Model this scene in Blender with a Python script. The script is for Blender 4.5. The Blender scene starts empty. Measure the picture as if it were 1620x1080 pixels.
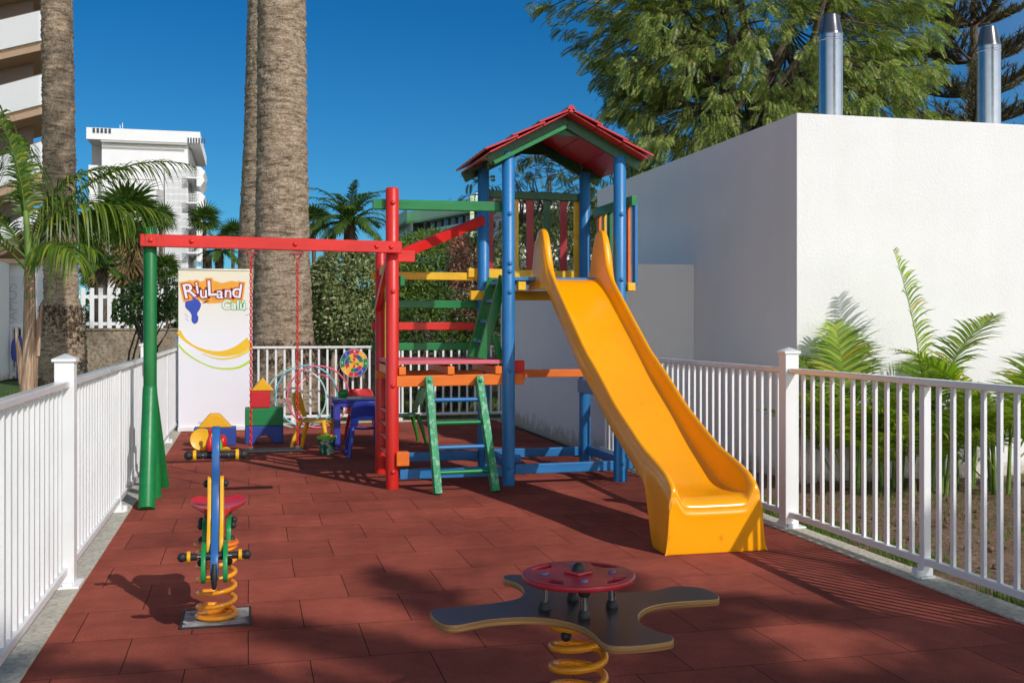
import bpy, math, random
import numpy as np
from mathutils import Vector, Matrix, noise
random.seed(7); rng = np.random.default_rng(7)
R = math.radians
scene = bpy.context.scene
col = scene.collection

# ---------------------------------------------------------------- camera, sky, sun, exposure
H = 1.39; YAW = math.atan(415/1681.0); CT, ST = math.cos(YAW), math.sin(YAW); FP = 1681.0; HZ = 515.0
cd = bpy.data.cameras.new('camera'); cam = bpy.data.objects.new('camera', cd); col.objects.link(cam)
cam.location = (0, 0, H); cam.rotation_euler = (R(90), 0, -YAW)
cd.sensor_width = 36; cd.lens = FP/1620*36; cd.shift_y = -(540-HZ)/1620; cd.clip_end = 2000; cd.clip_start = .05
scene.camera = cam
SUN = Vector((.655, -1.17, 1.0)).normalized()
elev = math.asin(SUN.z)
w = bpy.data.worlds.new('World'); scene.world = w; w.use_nodes = True
nt = w.node_tree; bg = nt.nodes['Background']
sky = nt.nodes.new('ShaderNodeTexSky'); sky.sky_type = 'NISHITA'; sky.sun_disc = False
sky.sun_elevation = elev; sky.sun_rotation = math.atan2(SUN.x, SUN.y)
sky.altitude = 900; sky.air_density = 1.0; sky.dust_density = .15; sky.ozone_density = 3.2
# sky tint: polarised blue opposite the sun; sun-side horizon boosted to fill shaded walls
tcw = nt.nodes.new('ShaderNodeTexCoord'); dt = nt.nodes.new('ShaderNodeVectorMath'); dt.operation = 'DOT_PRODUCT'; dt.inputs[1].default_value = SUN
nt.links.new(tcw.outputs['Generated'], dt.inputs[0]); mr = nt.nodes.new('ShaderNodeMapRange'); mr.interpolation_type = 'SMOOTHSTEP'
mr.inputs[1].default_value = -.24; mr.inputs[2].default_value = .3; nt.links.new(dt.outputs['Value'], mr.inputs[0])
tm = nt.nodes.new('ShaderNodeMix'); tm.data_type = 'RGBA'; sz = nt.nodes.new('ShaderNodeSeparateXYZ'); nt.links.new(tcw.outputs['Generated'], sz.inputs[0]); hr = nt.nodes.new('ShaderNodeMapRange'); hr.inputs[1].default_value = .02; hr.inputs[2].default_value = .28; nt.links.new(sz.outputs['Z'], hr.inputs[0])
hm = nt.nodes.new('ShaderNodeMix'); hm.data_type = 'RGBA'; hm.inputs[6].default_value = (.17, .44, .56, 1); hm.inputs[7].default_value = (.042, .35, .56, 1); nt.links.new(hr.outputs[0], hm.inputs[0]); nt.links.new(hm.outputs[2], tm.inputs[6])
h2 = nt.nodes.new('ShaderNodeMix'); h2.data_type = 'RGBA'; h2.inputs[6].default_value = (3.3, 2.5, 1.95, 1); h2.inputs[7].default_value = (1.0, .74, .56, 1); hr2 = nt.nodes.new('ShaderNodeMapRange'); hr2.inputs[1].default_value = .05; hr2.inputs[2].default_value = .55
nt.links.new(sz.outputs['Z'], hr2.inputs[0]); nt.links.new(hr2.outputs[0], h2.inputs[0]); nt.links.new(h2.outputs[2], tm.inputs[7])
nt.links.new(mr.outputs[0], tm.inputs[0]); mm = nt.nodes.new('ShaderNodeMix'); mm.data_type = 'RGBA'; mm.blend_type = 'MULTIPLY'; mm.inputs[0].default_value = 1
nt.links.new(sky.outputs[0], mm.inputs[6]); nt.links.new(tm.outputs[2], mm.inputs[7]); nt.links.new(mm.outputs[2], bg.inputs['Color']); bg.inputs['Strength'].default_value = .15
ld = bpy.data.lights.new('sun', 'SUN'); ld.energy = 3.25; ld.angle = R(.5); ld.color = (1, .968, .92)
lo = bpy.data.objects.new('sun', ld); col.objects.link(lo)
lo.rotation_euler = SUN.to_track_quat('Z', 'Y').to_euler()
scene.view_settings.view_transform = 'Standard'; scene.view_settings.look = 'None'
scene.view_settings.exposure = 0.0; scene.view_settings.gamma = 1
scene.cycles.max_bounces = 8

# ---------------------------------------------------------------- measuring helpers (photo pixel -> world)
def G(px, py, z=0.0):
    Z = (H-z)*FP/(py-HZ); X = (px-810)/FP*Z
    return Vector((X*CT+Z*ST, -X*ST+Z*CT, z))
def wx(px, y):
    u = (px-810)/FP
    return y*(ST+CT*u)/(CT-ST*u)
def wy(px, x):
    u = (px-810)/FP
    return x*(CT-ST*u)/(ST+CT*u)
def dep(x, y): return x*ST+y*CT
def wz(py, x, y): return H-(py-HZ)*dep(x, y)/FP
def W(px, py, y):
    x = wx(px, y); return Vector((x, y, wz(py, x, y)))

# ---------------------------------------------------------------- mesh builder
class MB:
    def __init__(s): s.v = []; s.f = []; s.m = []
    def add(s, vs, fs, mi=0):
        o = len(s.v); s.v += [tuple(v) for v in vs]
        s.f += [tuple(i+o for i in f) for f in fs]; s.m += [mi]*len(fs)
    def box(s, c, d, rot=None, mi=0):
        M = rot.to_3x3() if rot is not None else Matrix.Identity(3); c = Vector(c)
        vs = [c+M @ Vector((x*d[0]/2, y*d[1]/2, z*d[2]/2)) for x in (-1, 1) for y in (-1, 1) for z in (-1, 1)]
        s.add(vs, [(0,1,3,2),(4,6,7,5),(0,4,5,1),(2,3,7,6),(0,2,6,4),(1,5,7,3)], mi); return s
    def bar(s, p0, p1, wd, ht, up=(0,0,1), mi=0):
        p0, p1 = Vector(p0), Vector(p1); d = p1-p0; L = d.length; d.normalize()
        a = d.cross(Vector(up));
        if a.length < 1e-4: a = d.cross(Vector((0, 1, 0)))
        a.normalize(); b = a.cross(d).normalized()
        M = Matrix((d, a, b)).transposed()
        return s.box((p0+p1)/2, (L, wd, ht), M, mi)
    def tube(s, pts, r, n=10, closed=False, cap=True, mi=0):
        pts = [Vector(p) for p in pts]; k = len(pts)
        rs = r if hasattr(r, '__len__') else [r]*k
        if closed: t0 = (pts[1]-pts[-1]).normalized()
        else: t0 = (pts[1]-pts[0]).normalized()
        a = t0.cross(Vector((0, 0, 1)))
        if a.length < 1e-3: a = t0.cross(Vector((0, 1, 0)))
        a.normalize(); vs = []; 
        for i, p in enumerate(pts):
            if closed: t = (pts[(i+1) % k]-pts[i-1])
            else: t = pts[min(i+1, k-1)]-pts[max(i-1, 0)]
            t.normalize(); a = (a-t*a.dot(t)).normalized(); b = t.cross(a)
            for j in range(n):
                an = 2*math.pi*j/n; vs.append(p+(a*math.cos(an)+b*math.sin(an))*rs[i])
        fs = []
        for i in range(k if closed else k-1):
            i2 = (i+1) % k
            for j in range(n):
                j2 = (j+1) % n; fs.append((i*n+j, i*n+j2, i2*n+j2, i2*n+j))
        if cap and not closed:
            fs.append(tuple(range(n-1, -1, -1))); fs.append(tuple((k-1)*n+j for j in range(n)))
        s.add(vs, fs, mi); return s
    def cyl(s, p0, p1, r0, r1=None, n=20, mi=0): return s.tube([p0, p1], [r0, r0 if r1 is None else r1], n, mi=mi)
    def lathe(s, prof, n=24, M=None, mi=0):
        M = M or Matrix.Identity(4); vs = []
        for r, z in prof:
            for j in range(n):
                an = 2*math.pi*j/n; vs.append(M @ Vector((r*math.cos(an), r*math.sin(an), z)))
        k = len(prof); fs = []
        for i in range(k-1):
            for j in range(n):
                j2 = (j+1) % n; fs.append((i*n+j, i*n+j2, (i+1)*n+j2, (i+1)*n+j))
        fs.append(tuple(range(n-1, -1, -1))); fs.append(tuple((k-1)*n+j for j in range(n)))
        s.add(vs, fs, mi); return s
    def ball(s, c, r, n=16, sc=(1, 1, 1), mi=0):
        k = n//2
        prof = [(max(1e-4, r*math.sin(math.pi*i/k)), -r*math.cos(math.pi*i/k)) for i in range(k+1)]
        M = Matrix.Translation(Vector(c)) @ Matrix.Diagonal((*sc, 1)); return s.lathe(prof, n, M, mi)
    def prism(s, pts, t0, t1, axes='xz', off=(0, 0, 0), mi=0):
        """outline pts (a,b) in the plane named by axes, extruded t0..t1 along the third axis"""
        ia, ib = 'xyz'.index(axes[0]), 'xyz'.index(axes[1]); ic = 3-ia-ib; vs = []
        for t in (t0, t1):
            for a, b in pts:
                p = [0, 0, 0]; p[ia] = a+off[ia]; p[ib] = b+off[ib]; p[ic] = t+off[ic]; vs.append(p)
        n = len(pts); fs = [tuple(range(n)), tuple(range(2*n-1, n-1, -1))]
        for i in range(n):
            j = (i+1) % n; fs.append((j, i, n+i, n+j))
        s.add(vs, fs, mi); return s
    def build(s, name, mats, parent=None, bevel=0, seg=2, angle=40, sub=0, weld=False):
        me = bpy.data.meshes.new(name); me.from_pydata(s.v, [], s.f)
        if not isinstance(mats, (list, tuple)): mats = [mats]
        for m_ in mats: me.materials.append(m_)
        if len(mats) > 1: me.polygons.foreach_set('material_index', s.m)
        me.polygons.foreach_set('use_smooth', [True]*len(me.polygons))
        import bmesh
        bm = bmesh.new(); bm.from_mesh(me)
        if weld: bmesh.ops.remove_doubles(bm, verts=bm.verts, dist=1e-5)
        bmesh.ops.recalc_face_normals(bm, faces=bm.faces); bm.to_mesh(me); bm.free()
        if angle < 180: me.set_sharp_from_angle(angle=R(angle))
        o = bpy.data.objects.new(name, me); col.objects.link(o)
        if bevel:
            b = o.modifiers.new('bevel', 'BEVEL'); b.width = bevel; b.segments = seg; b.limit_method = 'ANGLE'; b.angle_limit = R(40); b.harden_normals = True
        if sub:
            b = o.modifiers.new('sub', 'SUBSURF'); b.levels = sub; b.render_levels = sub
        if parent is not None: attach(o, parent)
        return o
def wloc(p):
    v = Vector((0, 0, 0))
    while p is not None: v += p.location; p = p.parent
    return v
def attach(o, parent):            # meshes are written in world coordinates; keep them there
    o.parent = parent; o.location = -wloc(parent) if False else o.location
    return o
def tag(o, label=None, cat=None, group=None, kind=None):
    if label: o['label'] = label
    if cat: o['category'] = cat
    if group: o['group'] = group
    if kind: o['kind'] = kind
    return o
def thing(name, label, cat, group=None, loc=(0, 0, 0), rz=0):
    """Empty at the thing's base; its parts are written relative to loc"""
    o = bpy.data.objects.new(name, None); col.objects.link(o); o.empty_display_size = .1
    o.location = loc; o.rotation_euler = (0, 0, rz); return tag(o, label, cat, group)
def kids(o): return [c for c in bpy.data.objects if c.parent == o]
def copy_tree(o, parent=None):
    c = o.copy(); col.objects.link(c); c.parent = parent
    for ch in kids(o): copy_tree(ch, c)
    return c
def mesh_np(name, V, F, mat, parent=None, smooth=False, mi=None):
    me = bpy.data.meshes.new(name); V = np.asarray(V, np.float32).reshape(-1, 3); F = np.asarray(F, np.int32); k = F.shape[1]
    me.vertices.add(len(V)); me.vertices.foreach_set('co', V.ravel())
    me.loops.add(F.size); me.loops.foreach_set('vertex_index', F.ravel())
    me.polygons.add(len(F)); me.polygons.foreach_set('loop_start', np.arange(0, F.size, k, dtype=np.int32))
    if mi is not None: me.polygons.foreach_set('material_index', np.asarray(mi, np.int32))
    if smooth: me.polygons.foreach_set('use_smooth', np.ones(len(F), bool))
    me.update(calc_edges=True)
    for m_ in (mat if isinstance(mat, (list, tuple)) else [mat]): me.materials.append(m_)
    o = bpy.data.objects.new(name, me); col.objects.link(o)
    if parent is not None: o.parent = parent
    return o
def basis(d, up):
    """rows of unit vectors d (N,3), up (N,3) -> rotation (N,3,3) with columns x=d, y=side, z=normal"""
    d = d/np.linalg.norm(d, axis=1, keepdims=True)
    y = np.cross(up, d); y /= np.linalg.norm(y, axis=1, keepdims=True)+1e-9
    z = np.cross(d, y); return np.stack([d, y, z], axis=2)
def scatter(tpl, Rm, S, L):
    V, F = tpl; N = len(L)
    P = np.einsum('nij,vj->nvi', Rm, V)*np.asarray(S).reshape(-1, 1, 1)+L[:, None, :]
    FF = (F[None]+(np.arange(N)*len(V))[:, None, None]).reshape(-1, F.shape[1])
    return P.reshape(-1, 3), FF

# ---------------------------------------------------------------- materials
def newmat(name):
    m = bpy.data.materials.new(name); m.use_nodes = True; return m, m.node_tree, m.node_tree.nodes['Principled BSDF']
def nd(t, kind, **kw):
    n = t.nodes.new(kind)
    for k, v in kw.items():
        if k in n.inputs: n.inputs[k].default_value = v
        else: setattr(n, k, v)
    return n
def ramp(t, src, stops):
    r = t.nodes.new('ShaderNodeValToRGB'); t.links.new(src, r.inputs[0]); e = r.color_ramp.elements
    while len(e) < len(stops): e.new(.5)
    for i, (p, c) in enumerate(stops): e[i].position = p; e[i].color = (*c, 1) if len(c) == 3 else c
    return r.outputs[0]
def coords(t, scale=(1, 1, 1), out='Object'):
    tc = t.nodes.new('ShaderNodeTexCoord'); mp = t.nodes.new('ShaderNodeMapping'); mp.inputs['Scale'].default_value = scale
    t.links.new(tc.outputs[out], mp.inputs[0]); return mp.outputs[0]
def mixc(t, fac, a, b, mode='MIX'):
    m = t.nodes.new('ShaderNodeMix'); m.data_type = 'RGBA'; m.blend_type = mode
    for i, s in ((0, fac), (6, a), (7, b)):
        if hasattr(s, 'is_output'): t.links.new(s, m.inputs[i])
        else: m.inputs[i].default_value = s if i == 0 else ((*s, 1) if len(s) == 3 else s)
    return m.outputs[2]
def bump(t, bs, h, st=.3, dist=.01):
    b = nd(t, 'ShaderNodeBump', Strength=st, Distance=dist); t.links.new(h, b.inputs['Height']); t.links.new(b.outputs[0], bs.inputs['Normal']); return b
def noisef(t, vec, scale, detail=4, rough=.55):
    n = nd(t, 'ShaderNodeTexNoise', Scale=scale, Detail=detail, Roughness=rough)
    if vec is not None: t.links.new(vec, n.inputs['Vector'])
    return n.outputs['Fac']
def paint(name, c, rough=.35, var=.12, bmp=.12, sc=6, stretch=(1, 1, 1), dirt=None, coat=0, bs_scale=60):
    m, t, b = newmat(name); v = coords(t, stretch)
    n = noisef(t, v, sc); lo_ = tuple(x*(1-var) for x in c); hi = tuple(min(1, x*(1+var*.6)) for x in c)
    cc = ramp(t, n, [(.3, lo_), (.7, hi)])
    chip = ramp(t, noisef(t, v, sc*9, 5, .75), [(.70, (0, 0, 0)), (.73, (1, 1, 1))]) if bmp >= .2 else None
    if chip is not None: cc = mixc(t, chip, cc, tuple(min(1, x*.45+.16) for x in c))
    if dirt:
        d = noisef(t, v, dirt[1], 8, .7); k = ramp(t, d, [(dirt[2], (0, 0, 0)), (dirt[2]+.08, (1, 1, 1))]); cc = mixc(t, k, cc, dirt[0])
    t.links.new(cc, b.inputs['Base Color'])
    rr = nd(t, 'ShaderNodeMapRange'); rr.inputs[3].default_value = rough*.8; rr.inputs[4].default_value = min(1, rough*1.3)
    t.links.new(noisef(t, v, sc*3), rr.inputs[0]); t.links.new(rr.outputs[0], b.inputs['Roughness'])
    if bmp: bump(t, b, noisef(t, v, bs_scale, 3), bmp, .003)
    if coat: b.inputs['Coat Weight'].default_value = coat; b.inputs['Coat Roughness'].default_value = .12
    return m
WG = (5, 5, .7)
M = {}
M['blue'] = paint('blue_paint', (.018, .175, .44), .38, .15, .25, 5, (3, 3, .6), ((.10, .25, .50), 30, .70))
M['blue_x'] = paint('blue_paint_rail', (.018, .17, .43), .38, .15, .25, 5, (.6, 3, 3), ((.10, .25, .50), 30, .70))
M['red'] = paint('red_paint', (.62, .022, .016), .36, .14, .25, 5, (3, 3, .6), ((.55, .10, .07), 30, .72))
M['red_x'] = paint('red_beam_paint', (.66, .016, .012), .34, .14, .25, 5, (.6, 3, 3), ((.55, .10, .07), 30, .72))
M['crimson'] = paint('crimson_paint', (.36, .012, .025), .42, .14, .2, 5, (3, 3, .6))
M['green'] = paint('green_paint', (.003, .155, .030), .36, .16, .2, 5, (3, 3, .6))
M['green_x'] = paint('green_rail_paint', (.003, .19, .045), .36, .16, .2, 5, (.6, 3, 3))
M['green_worn'] = paint('worn_green_paint', (.012, .27, .10), .5, .25, .4, 6, (1, 1, .6), ((.20, .46, .30), 26, .52))
M['green_dark'] = paint('dark_green_paint', (.003, .085, .028), .4, .16, .2, 5, (3, 3, .6))
M['yellow'] = paint('yellow_paint', (.82, .46, .008), .4, .12, .2, 5, (.8, 3, 3))
M['orange'] = paint('orange_paint', (.80, .17, .012), .4, .12, .2, 5, (.8, 3, 3))
M['pink'] = paint('pink_paint', (.66, .13, .17), .5, .15, .25, 6, (.5, 3, 3), ((.75, .35, .36), 20, .62))
M['slide'] = paint('orange_fibreglass', (.95, .375, .002), .22, .07, .03, 2.2, (1, 1, 1), ((.78, .27, .008), 12, .62), coat=.2, bs_scale=14)
M['white'] = paint('white_aluminium', (.80, .80, .80), .3, .05, .03, 3, (1, 1, 1), ((.60, .57, .52), 16, .68))
M['rail'] = paint('rail_aluminium', (.80, .80, .80), .24, .05, .03, 3)
M['rail'].node_tree.nodes['Principled BSDF'].inputs['Metallic'].default_value = .35
M['black'] = paint('black_rubber', (.018, .018, .019), .55, .3, .2, 20)
M['steel'] = paint('steel', (.42, .40, .39), .16, .1, .02, 8); M['steel'].node_tree.nodes['Principled BSDF'].inputs['Metallic'].default_value = 1
M['pvc_white'] = paint('bracket_plastic', (.75, .75, .74), .45, .08, .05, 9)
def plastic(name, c, rough=.3): M[name] = paint(name+'_plastic', c, rough, .06, .04, 6)
plastic('p_yellow', (.84, .45, .01)); plastic('p_blue', (.022, .045, .33)); plastic('p_red', (.62, .02, .018)); plastic('p_green', (.03, .20, .02))
plastic('p_violet', (.045, .05, .36)); plastic('p_lime', (.18, .55, .05)); plastic('p_orange', (.85, .22, .01)); plastic('p_cyan', (.13, .48, .58)); plastic('p_pink', (.75, .12, .22)); plastic('p_teal', (.35, .62, .58))
M['foam_blue'] = paint('blue_foam_cover', (.022, .058, .30), .5, .1, .15, 4); M['foam_green'] = paint('green_foam_cover', (.008, .20, .055), .5, .1, .15, 4)
M['foam_red'] = paint('red_foam_cover', (.58, .013, .02), .5, .1, .15, 4); M['foam_yellow'] = paint('yellow_foam_cover', (.86, .43, .008), .5, .1, .15, 4)
M['hpl_red'] = paint('red_panel', (.42, .018, .03), .3, .1, .03, 6); M['hpl_blue'] = paint('blue_panel', (.025, .12, .36), .3, .1, .03, 6)
M['hpl_yellow'] = paint('yellow_panel', (.80, .40, .008), .3, .1, .03, 6); M['hpl_green'] = paint('green_panel', (.006, .26, .07), .3, .1, .03, 6)
M['spring'] = paint('orange_spring', (.82, .30, .008), .28, .1, .06, 10, (1, 1, 1), ((.45, .20, .05), 22, .68))

def ply():
    m, t, b = newmat('plywood_edge'); v = coords(t, (1, 1, 150)); n = noisef(t, v, 2, 3)
    t.links.new(ramp(t, n, [(.35, (.20, .085, .025)), (.65, (.55, .30, .10))]), b.inputs['Base Color']); b.inputs['Roughness'].default_value = .45; return m
M['ply'] = ply()
def board_top():
    m, t, b = newmat('phenolic_board'); v = coords(t); n = noisef(t, v, 3); n2 = noisef(t, coords(t, (1, 1, 1)), 260, 2)
    t.links.new(ramp(t, n, [(.3, (.040, .030, .030)), (.7, (.075, .055, .052))]), b.inputs['Base Color']); b.inputs['Roughness'].default_value = .33
    bump(t, b, n2, .25, .002); return m
M['board'] = board_top()

def rubber():
    m, t, b = newmat('rubber_tiles'); v = coords(t)
    br = nd(t, 'ShaderNodeTexBrick', Scale=1.0); br.offset = .5; br.squash = 1
    for k, x in (('Mortar Size', .0026), ('Mortar Smooth', .3), ('Brick Width', .5), ('Row Height', .5), ('Bias', 0.0)): br.inputs[k].default_value = x
    br.inputs['Color1'].default_value = (.40, .100, .068, 1); br.inputs['Color2'].default_value = (.31, .078, .054, 1); br.inputs['Mortar'].default_value = (.06, .018, .013, 1)
    wob = nd(t, 'ShaderNodeTexNoise', Scale=2.2, Detail=1.0); t.links.new(v, wob.inputs['Vector'])
    wm = nd(t, 'ShaderNodeVectorMath', operation='MULTIPLY_ADD'); t.links.new(wob.outputs['Color'], wm.inputs[0]); wm.inputs[1].default_value = (.012, .012, 0); t.links.new(v, wm.inputs[2])
    t.links.new(wm.outputs[0], br.inputs['Vector'])
    n1 = ramp(t, noisef(t, v, 1.1, 5, .6), [(.3, (.62, .62, .64)), (.72, (1.20, 1.18, 1.16))])
    n2 = ramp(t, noisef(t, v, 210, 3, .7), [(.34, (.35, .35, .36)), (.66, (1.6, 1.52, 1.45))])
    n3 = ramp(t, noisef(t, v, 9, 6, .65), [(.35, (.86, .86, .86)), (.65, (1.08, 1.08, 1.08))])
    c = mixc(t, 1.0, br.outputs['Color'], n1, 'MULTIPLY'); c = mixc(t, 1.0, c, n2, 'MULTIPLY'); c = mixc(t, 1.0, c, n3, 'MULTIPLY')
    vo = nd(t, 'ShaderNodeTexVoronoi', Scale=1.7); t.links.new(v, vo.inputs['Vector'])
    k = ramp(t, noisef(t, v, 26, 6, .7), [(.70, (0, 0, 0)), (.74, (1, 1, 1))]); c = mixc(t, .0, c, k)
    sp = ramp(t, noisef(t, v, 55, 2, .4), [(.76, (0, 0, 0)), (.79, (1, 1, 1))]); c = mixc(t, sp, c, (.34, .20, .15))
    t.links.new(c, b.inputs['Base Color']); b.inputs['Roughness'].default_value = .88; b.inputs['Specular IOR Level'].default_value = .1
    mth = nd(t, 'ShaderNodeMath', operation='MULTIPLY_ADD'); t.links.new(br.outputs['Fac'], mth.inputs[0]); mth.inputs[1].default_value = -3.0; t.links.new(noisef(t, v, 300, 2), mth.inputs[2])
    bump(t, b, mth.outputs[0], .6, .004); return m
M['rubber'] = rubber()
def ground_mat(name, c1, c2, c3, s1=3, s2=40, rough=.95, bm=.8, dist=.03):
    m, t, b = newmat(name); v = coords(t)
    a = ramp(t, noisef(t, v, s1, 6, .6), [(.35, c1), (.65, c2)]); k = ramp(t, noisef(t, v, s2, 4, .6), [(.45, (0, 0, 0)), (.62, (1, 1, 1))])
    t.links.new(mixc(t, k, a, c3), b.inputs['Base Color']); b.inputs['Roughness'].default_value = rough; bump(t, b, noisef(t, v, s2*1.3, 6, .7), bm, dist); return m
M['soil'] = ground_mat('garden_soil', (.13, .070, .040), (.21, .120, .072), (.28, .18, .115), 3, 32)
M['grass_ground'] = ground_mat('lawn', (.030, .085, .008), (.05, .12, .012), (.075, .14, .02), 4, 70, .9)
M['earth'] = ground_mat('dry_earth', (.10, .075, .04), (.055, .085, .02), (.16, .11, .065), .6, 12)
M['concrete'] = ground_mat('kerb_concrete', (.50, .46, .37), (.60, .56, .46), (.36, .33, .26), 5, 45, .85, .4, .005)
M['stone'] = ground_mat('rendered_stone', (.26, .20, .14), (.36, .29, .21), (.17, .13, .09), 2, 14, .9, .6, .02)
def plaster(name, c, var=.05, s=1.3):
    m, t, b = newmat(name); v = coords(t)
    a = ramp(t, noisef(t, v, s, 5, .6), [(.3, tuple(x*(1-var) for x in c)), (.7, c)])
    st = ramp(t, noisef(t, coords(t, (2.2, 2.2, .22)), 2.4, 6, .65), [(.30, (.985, .98, .975)), (.55, (1, 1, 1))]); a = mixc(t, 1, a, st, 'MULTIPLY')
    tc = t.nodes.new('ShaderNodeTexCoord'); sp = t.nodes.new('ShaderNodeSeparateXYZ'); t.links.new(tc.outputs['Object'], sp.inputs[0]); ad = nd(t, 'ShaderNodeMath', operation='MULTIPLY_ADD'); t.links.new(noisef(t, v, 6, 6, .7), ad.inputs[0]); ad.inputs[1].default_value = .55; t.links.new(sp.outputs['Z'], ad.inputs[2])
    k = ramp(t, ad.outputs[0], [(.30, (.8, .8, .8)), (.46, (0, 0, 0))]); a = mixc(t, k, a, (.42, .33, .25))     # splashed soil at the foot of the wall
    t.links.new(a, b.inputs['Base Color']); b.inputs['Roughness'].default_value = .8; bump(t, b, noisef(t, v, 38, 7, .7), .5, .010); return m
M['plaster'] = plaster('white_plaster', (.80, .79, .78)); M['plaster_far'] = plaster('white_render', (.80, .80, .80), .04, .2)
M['taupe'] = plaster('brown_render', (.17, .125, .105)); M['beige'] = plaster('beige_soffit', (.50, .34, .22))
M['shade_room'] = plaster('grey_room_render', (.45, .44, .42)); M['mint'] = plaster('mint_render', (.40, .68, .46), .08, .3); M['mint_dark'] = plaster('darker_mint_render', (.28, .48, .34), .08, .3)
def glass_dark():
    m, t, b = newmat('window_glass'); b.inputs['Base Color'].default_value = (.03, .04, .06, 1); b.inputs['Roughness'].default_value = .08; return m
M['glass'] = glass_dark()
def leafmat(name, dark, mid, light, trans=.3, rough=.5, dead=None, sc=1.2):
    m, t, b = newmat(name); geo = t.nodes.new('ShaderNodeNewGeometry'); v = coords(t)
    a = ramp(t, geo.outputs['Random Per Island'], [(0, dark), (.5, mid), (.93, light), (.97, dead or light)])
    n = ramp(t, noisef(t, v, sc, 3), [(.3, (.72, .76, .7)), (.7, (1.2, 1.15, 1.1))]); c = mixc(t, 1, a, n, 'MULTIPLY')
    t.links.new(c, b.inputs['Base Color']); b.inputs['Roughness'].default_value = rough; b.inputs['Specular IOR Level'].default_value = .35
    tr = t.nodes.new('ShaderNodeBsdfTranslucent'); c2 = mixc(t, 1, c, (1.3, 1.5, .6), 'MULTIPLY'); t.links.new(c2, tr.inputs['Color'])
    mx = t.nodes.new('ShaderNodeMixShader'); mx.inputs[0].default_value = trans; o = t.nodes['Material Output']
    t.links.new(b.outputs[0], mx.inputs[1]); t.links.new(tr.outputs[0], mx.inputs[2]); t.links.new(mx.outputs[0], o.inputs['Surface']); return m
M['leaf_tree'] = leafmat('feathery_leaf', (.10, .165, .04), (.22, .29, .075), (.44, .47, .17), .3, .45, (.35, .25, .03))
M['leaf_sparse'] = leafmat('sparse_leaf', (.05, .07, .03), (.10, .12, .05), (.14, .15, .07), .25)
M['leaf_hedge'] = leafmat('hedge_leaf', (.10, .14, .05), (.22, .27, .10), (.40, .42, .22), .2, .42)
M['leaf_hedge2'] = leafmat('bright_hedge_leaf', (.06, .11, .016), (.13, .21, .028), (.22, .31, .045), .25, .42)
M['leaf_red'] = leafmat('bougainvillea_leaf', (.24, .09, .065), (.44, .19, .13), (.55, .30, .2), .2)
M['leaf_bush'] = leafmat('bush_leaf', (.025, .06, .015), (.05, .10, .025), (.10, .15, .04), .2)
M['frond'] = leafmat('palm_frond', (.05, .10, .010), (.095, .17, .018), (.17, .25, .03), .35, .4, (.30, .30, .03), 3)
M['frond_areca'] = leafmat('areca_frond', (.10, .19, .015), (.23, .34, .03), (.42, .50, .07), .4, .4, (.60, .36, .03), 3)
M['fan'] = leafmat('fan_leaf', (.035, .085, .018), (.07, .14, .025), (.13, .19, .04), .25, .4)
M['fan_dead'] = leafmat('dry_fan_leaf', (.12, .075, .035), (.20, .135, .06), (.28, .21, .10), .2, .8)
M['needle'] = leafmat('pine_needle', (.07, .07, .025), (.11, .105, .04), (.16, .14, .055), .12, .6)
M['grass'] = leafmat('grass_blade', (.06, .12, .01), (.11, .19, .02), (.2, .25, .05), .3, .5)
def bark(name, c1, c2, zs=14, xs=3, dist=.03):
    m, t, b = newmat(name); v = coords(t, (xs, xs, zs)); n = noisef(t, v, 1.0, 8, .65); v2 = coords(t, (xs*5, xs*5, zs*2.2)); n2 = noisef(t, v2, 1.0, 6, .7)
    c = ramp(t, n, [(.34, tuple(x*.35 for x in c1)), (.46, c1), (.66, c2)]); c = mixc(t, 1, c, ramp(t, n2, [(.35, (.55, .55, .55)), (.6, (1.2, 1.2, 1.2))]), 'MULTIPLY')
    t.links.new(c, b.inputs['Base Color']); vv = noisef(t, coords(t, (xs*9, xs*9, zs*.5)), 1.0, 5, .7); c = mixc(t, 1, c, ramp(t, vv, [(.34, (.5, .46, .42)), (.46, (1, 1, 1))]), 'MULTIPLY'); t.links.new(c, b.inputs['Base Color'])
    b.inputs['Roughness'].default_value = .95; bump(t, b, n2, 1.0, dist); return m
M['bark_palm'] = bark('palm_bark', (.34, .245, .165), (.52, .40, .29), 18, 4); M['bark_base'] = bark('palm_root_bark', (.10, .065, .04), (.22, .145, .085), 9, 7)
M['bark'] = bark('tree_bark', (.10, .07, .05), (.18, .14, .10), 3, 12); M['bark_light'] = bark('pale_trunk', (.40, .25, .16), (.62, .44, .31), 1.6, 22, .01)
M['stem_green'] = paint('green_stem', (.13, .22, .03), .45, .4, .2, 8, (1, 1, 1))
# ================================================================= SETTING
def sheet(name, x0, x1, y0, y1, z, mat, kind='structure', thick=None):
    m = MB()
    if thick: m.box(((x0+x1)/2, (y0+y1)/2, z-thick/2), (x1-x0, y1-y0, thick))
    else: m.add([(x0, y0, z), (x1, y0, z), (x1, y1, z), (x0, y1, z)], [(0, 1, 2, 3)])
    o = m.build(name, mat, bevel=.004 if thick else 0); o['kind'] = kind; return o
sheet('ground', -700, 700, -700, 900, -.06, M['earth'])
sheet('lawn', -60, -1.06, -12, 34, -.045, M['grass_ground'])
sheet('rubber_floor', -.87, 3.5, -1.5, 15.3, 0, M['rubber'])
for nm, a in (('kerb', (-1.06, -.87, -1.5, 15.48)), ('kerb', (3.5, 3.68, -1.5, 10.69)), ('kerb', (-.87, 3.7, 15.3, 15.48))):
    sheet(nm, *a, .012, M['concrete'], thick=.1)
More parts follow.
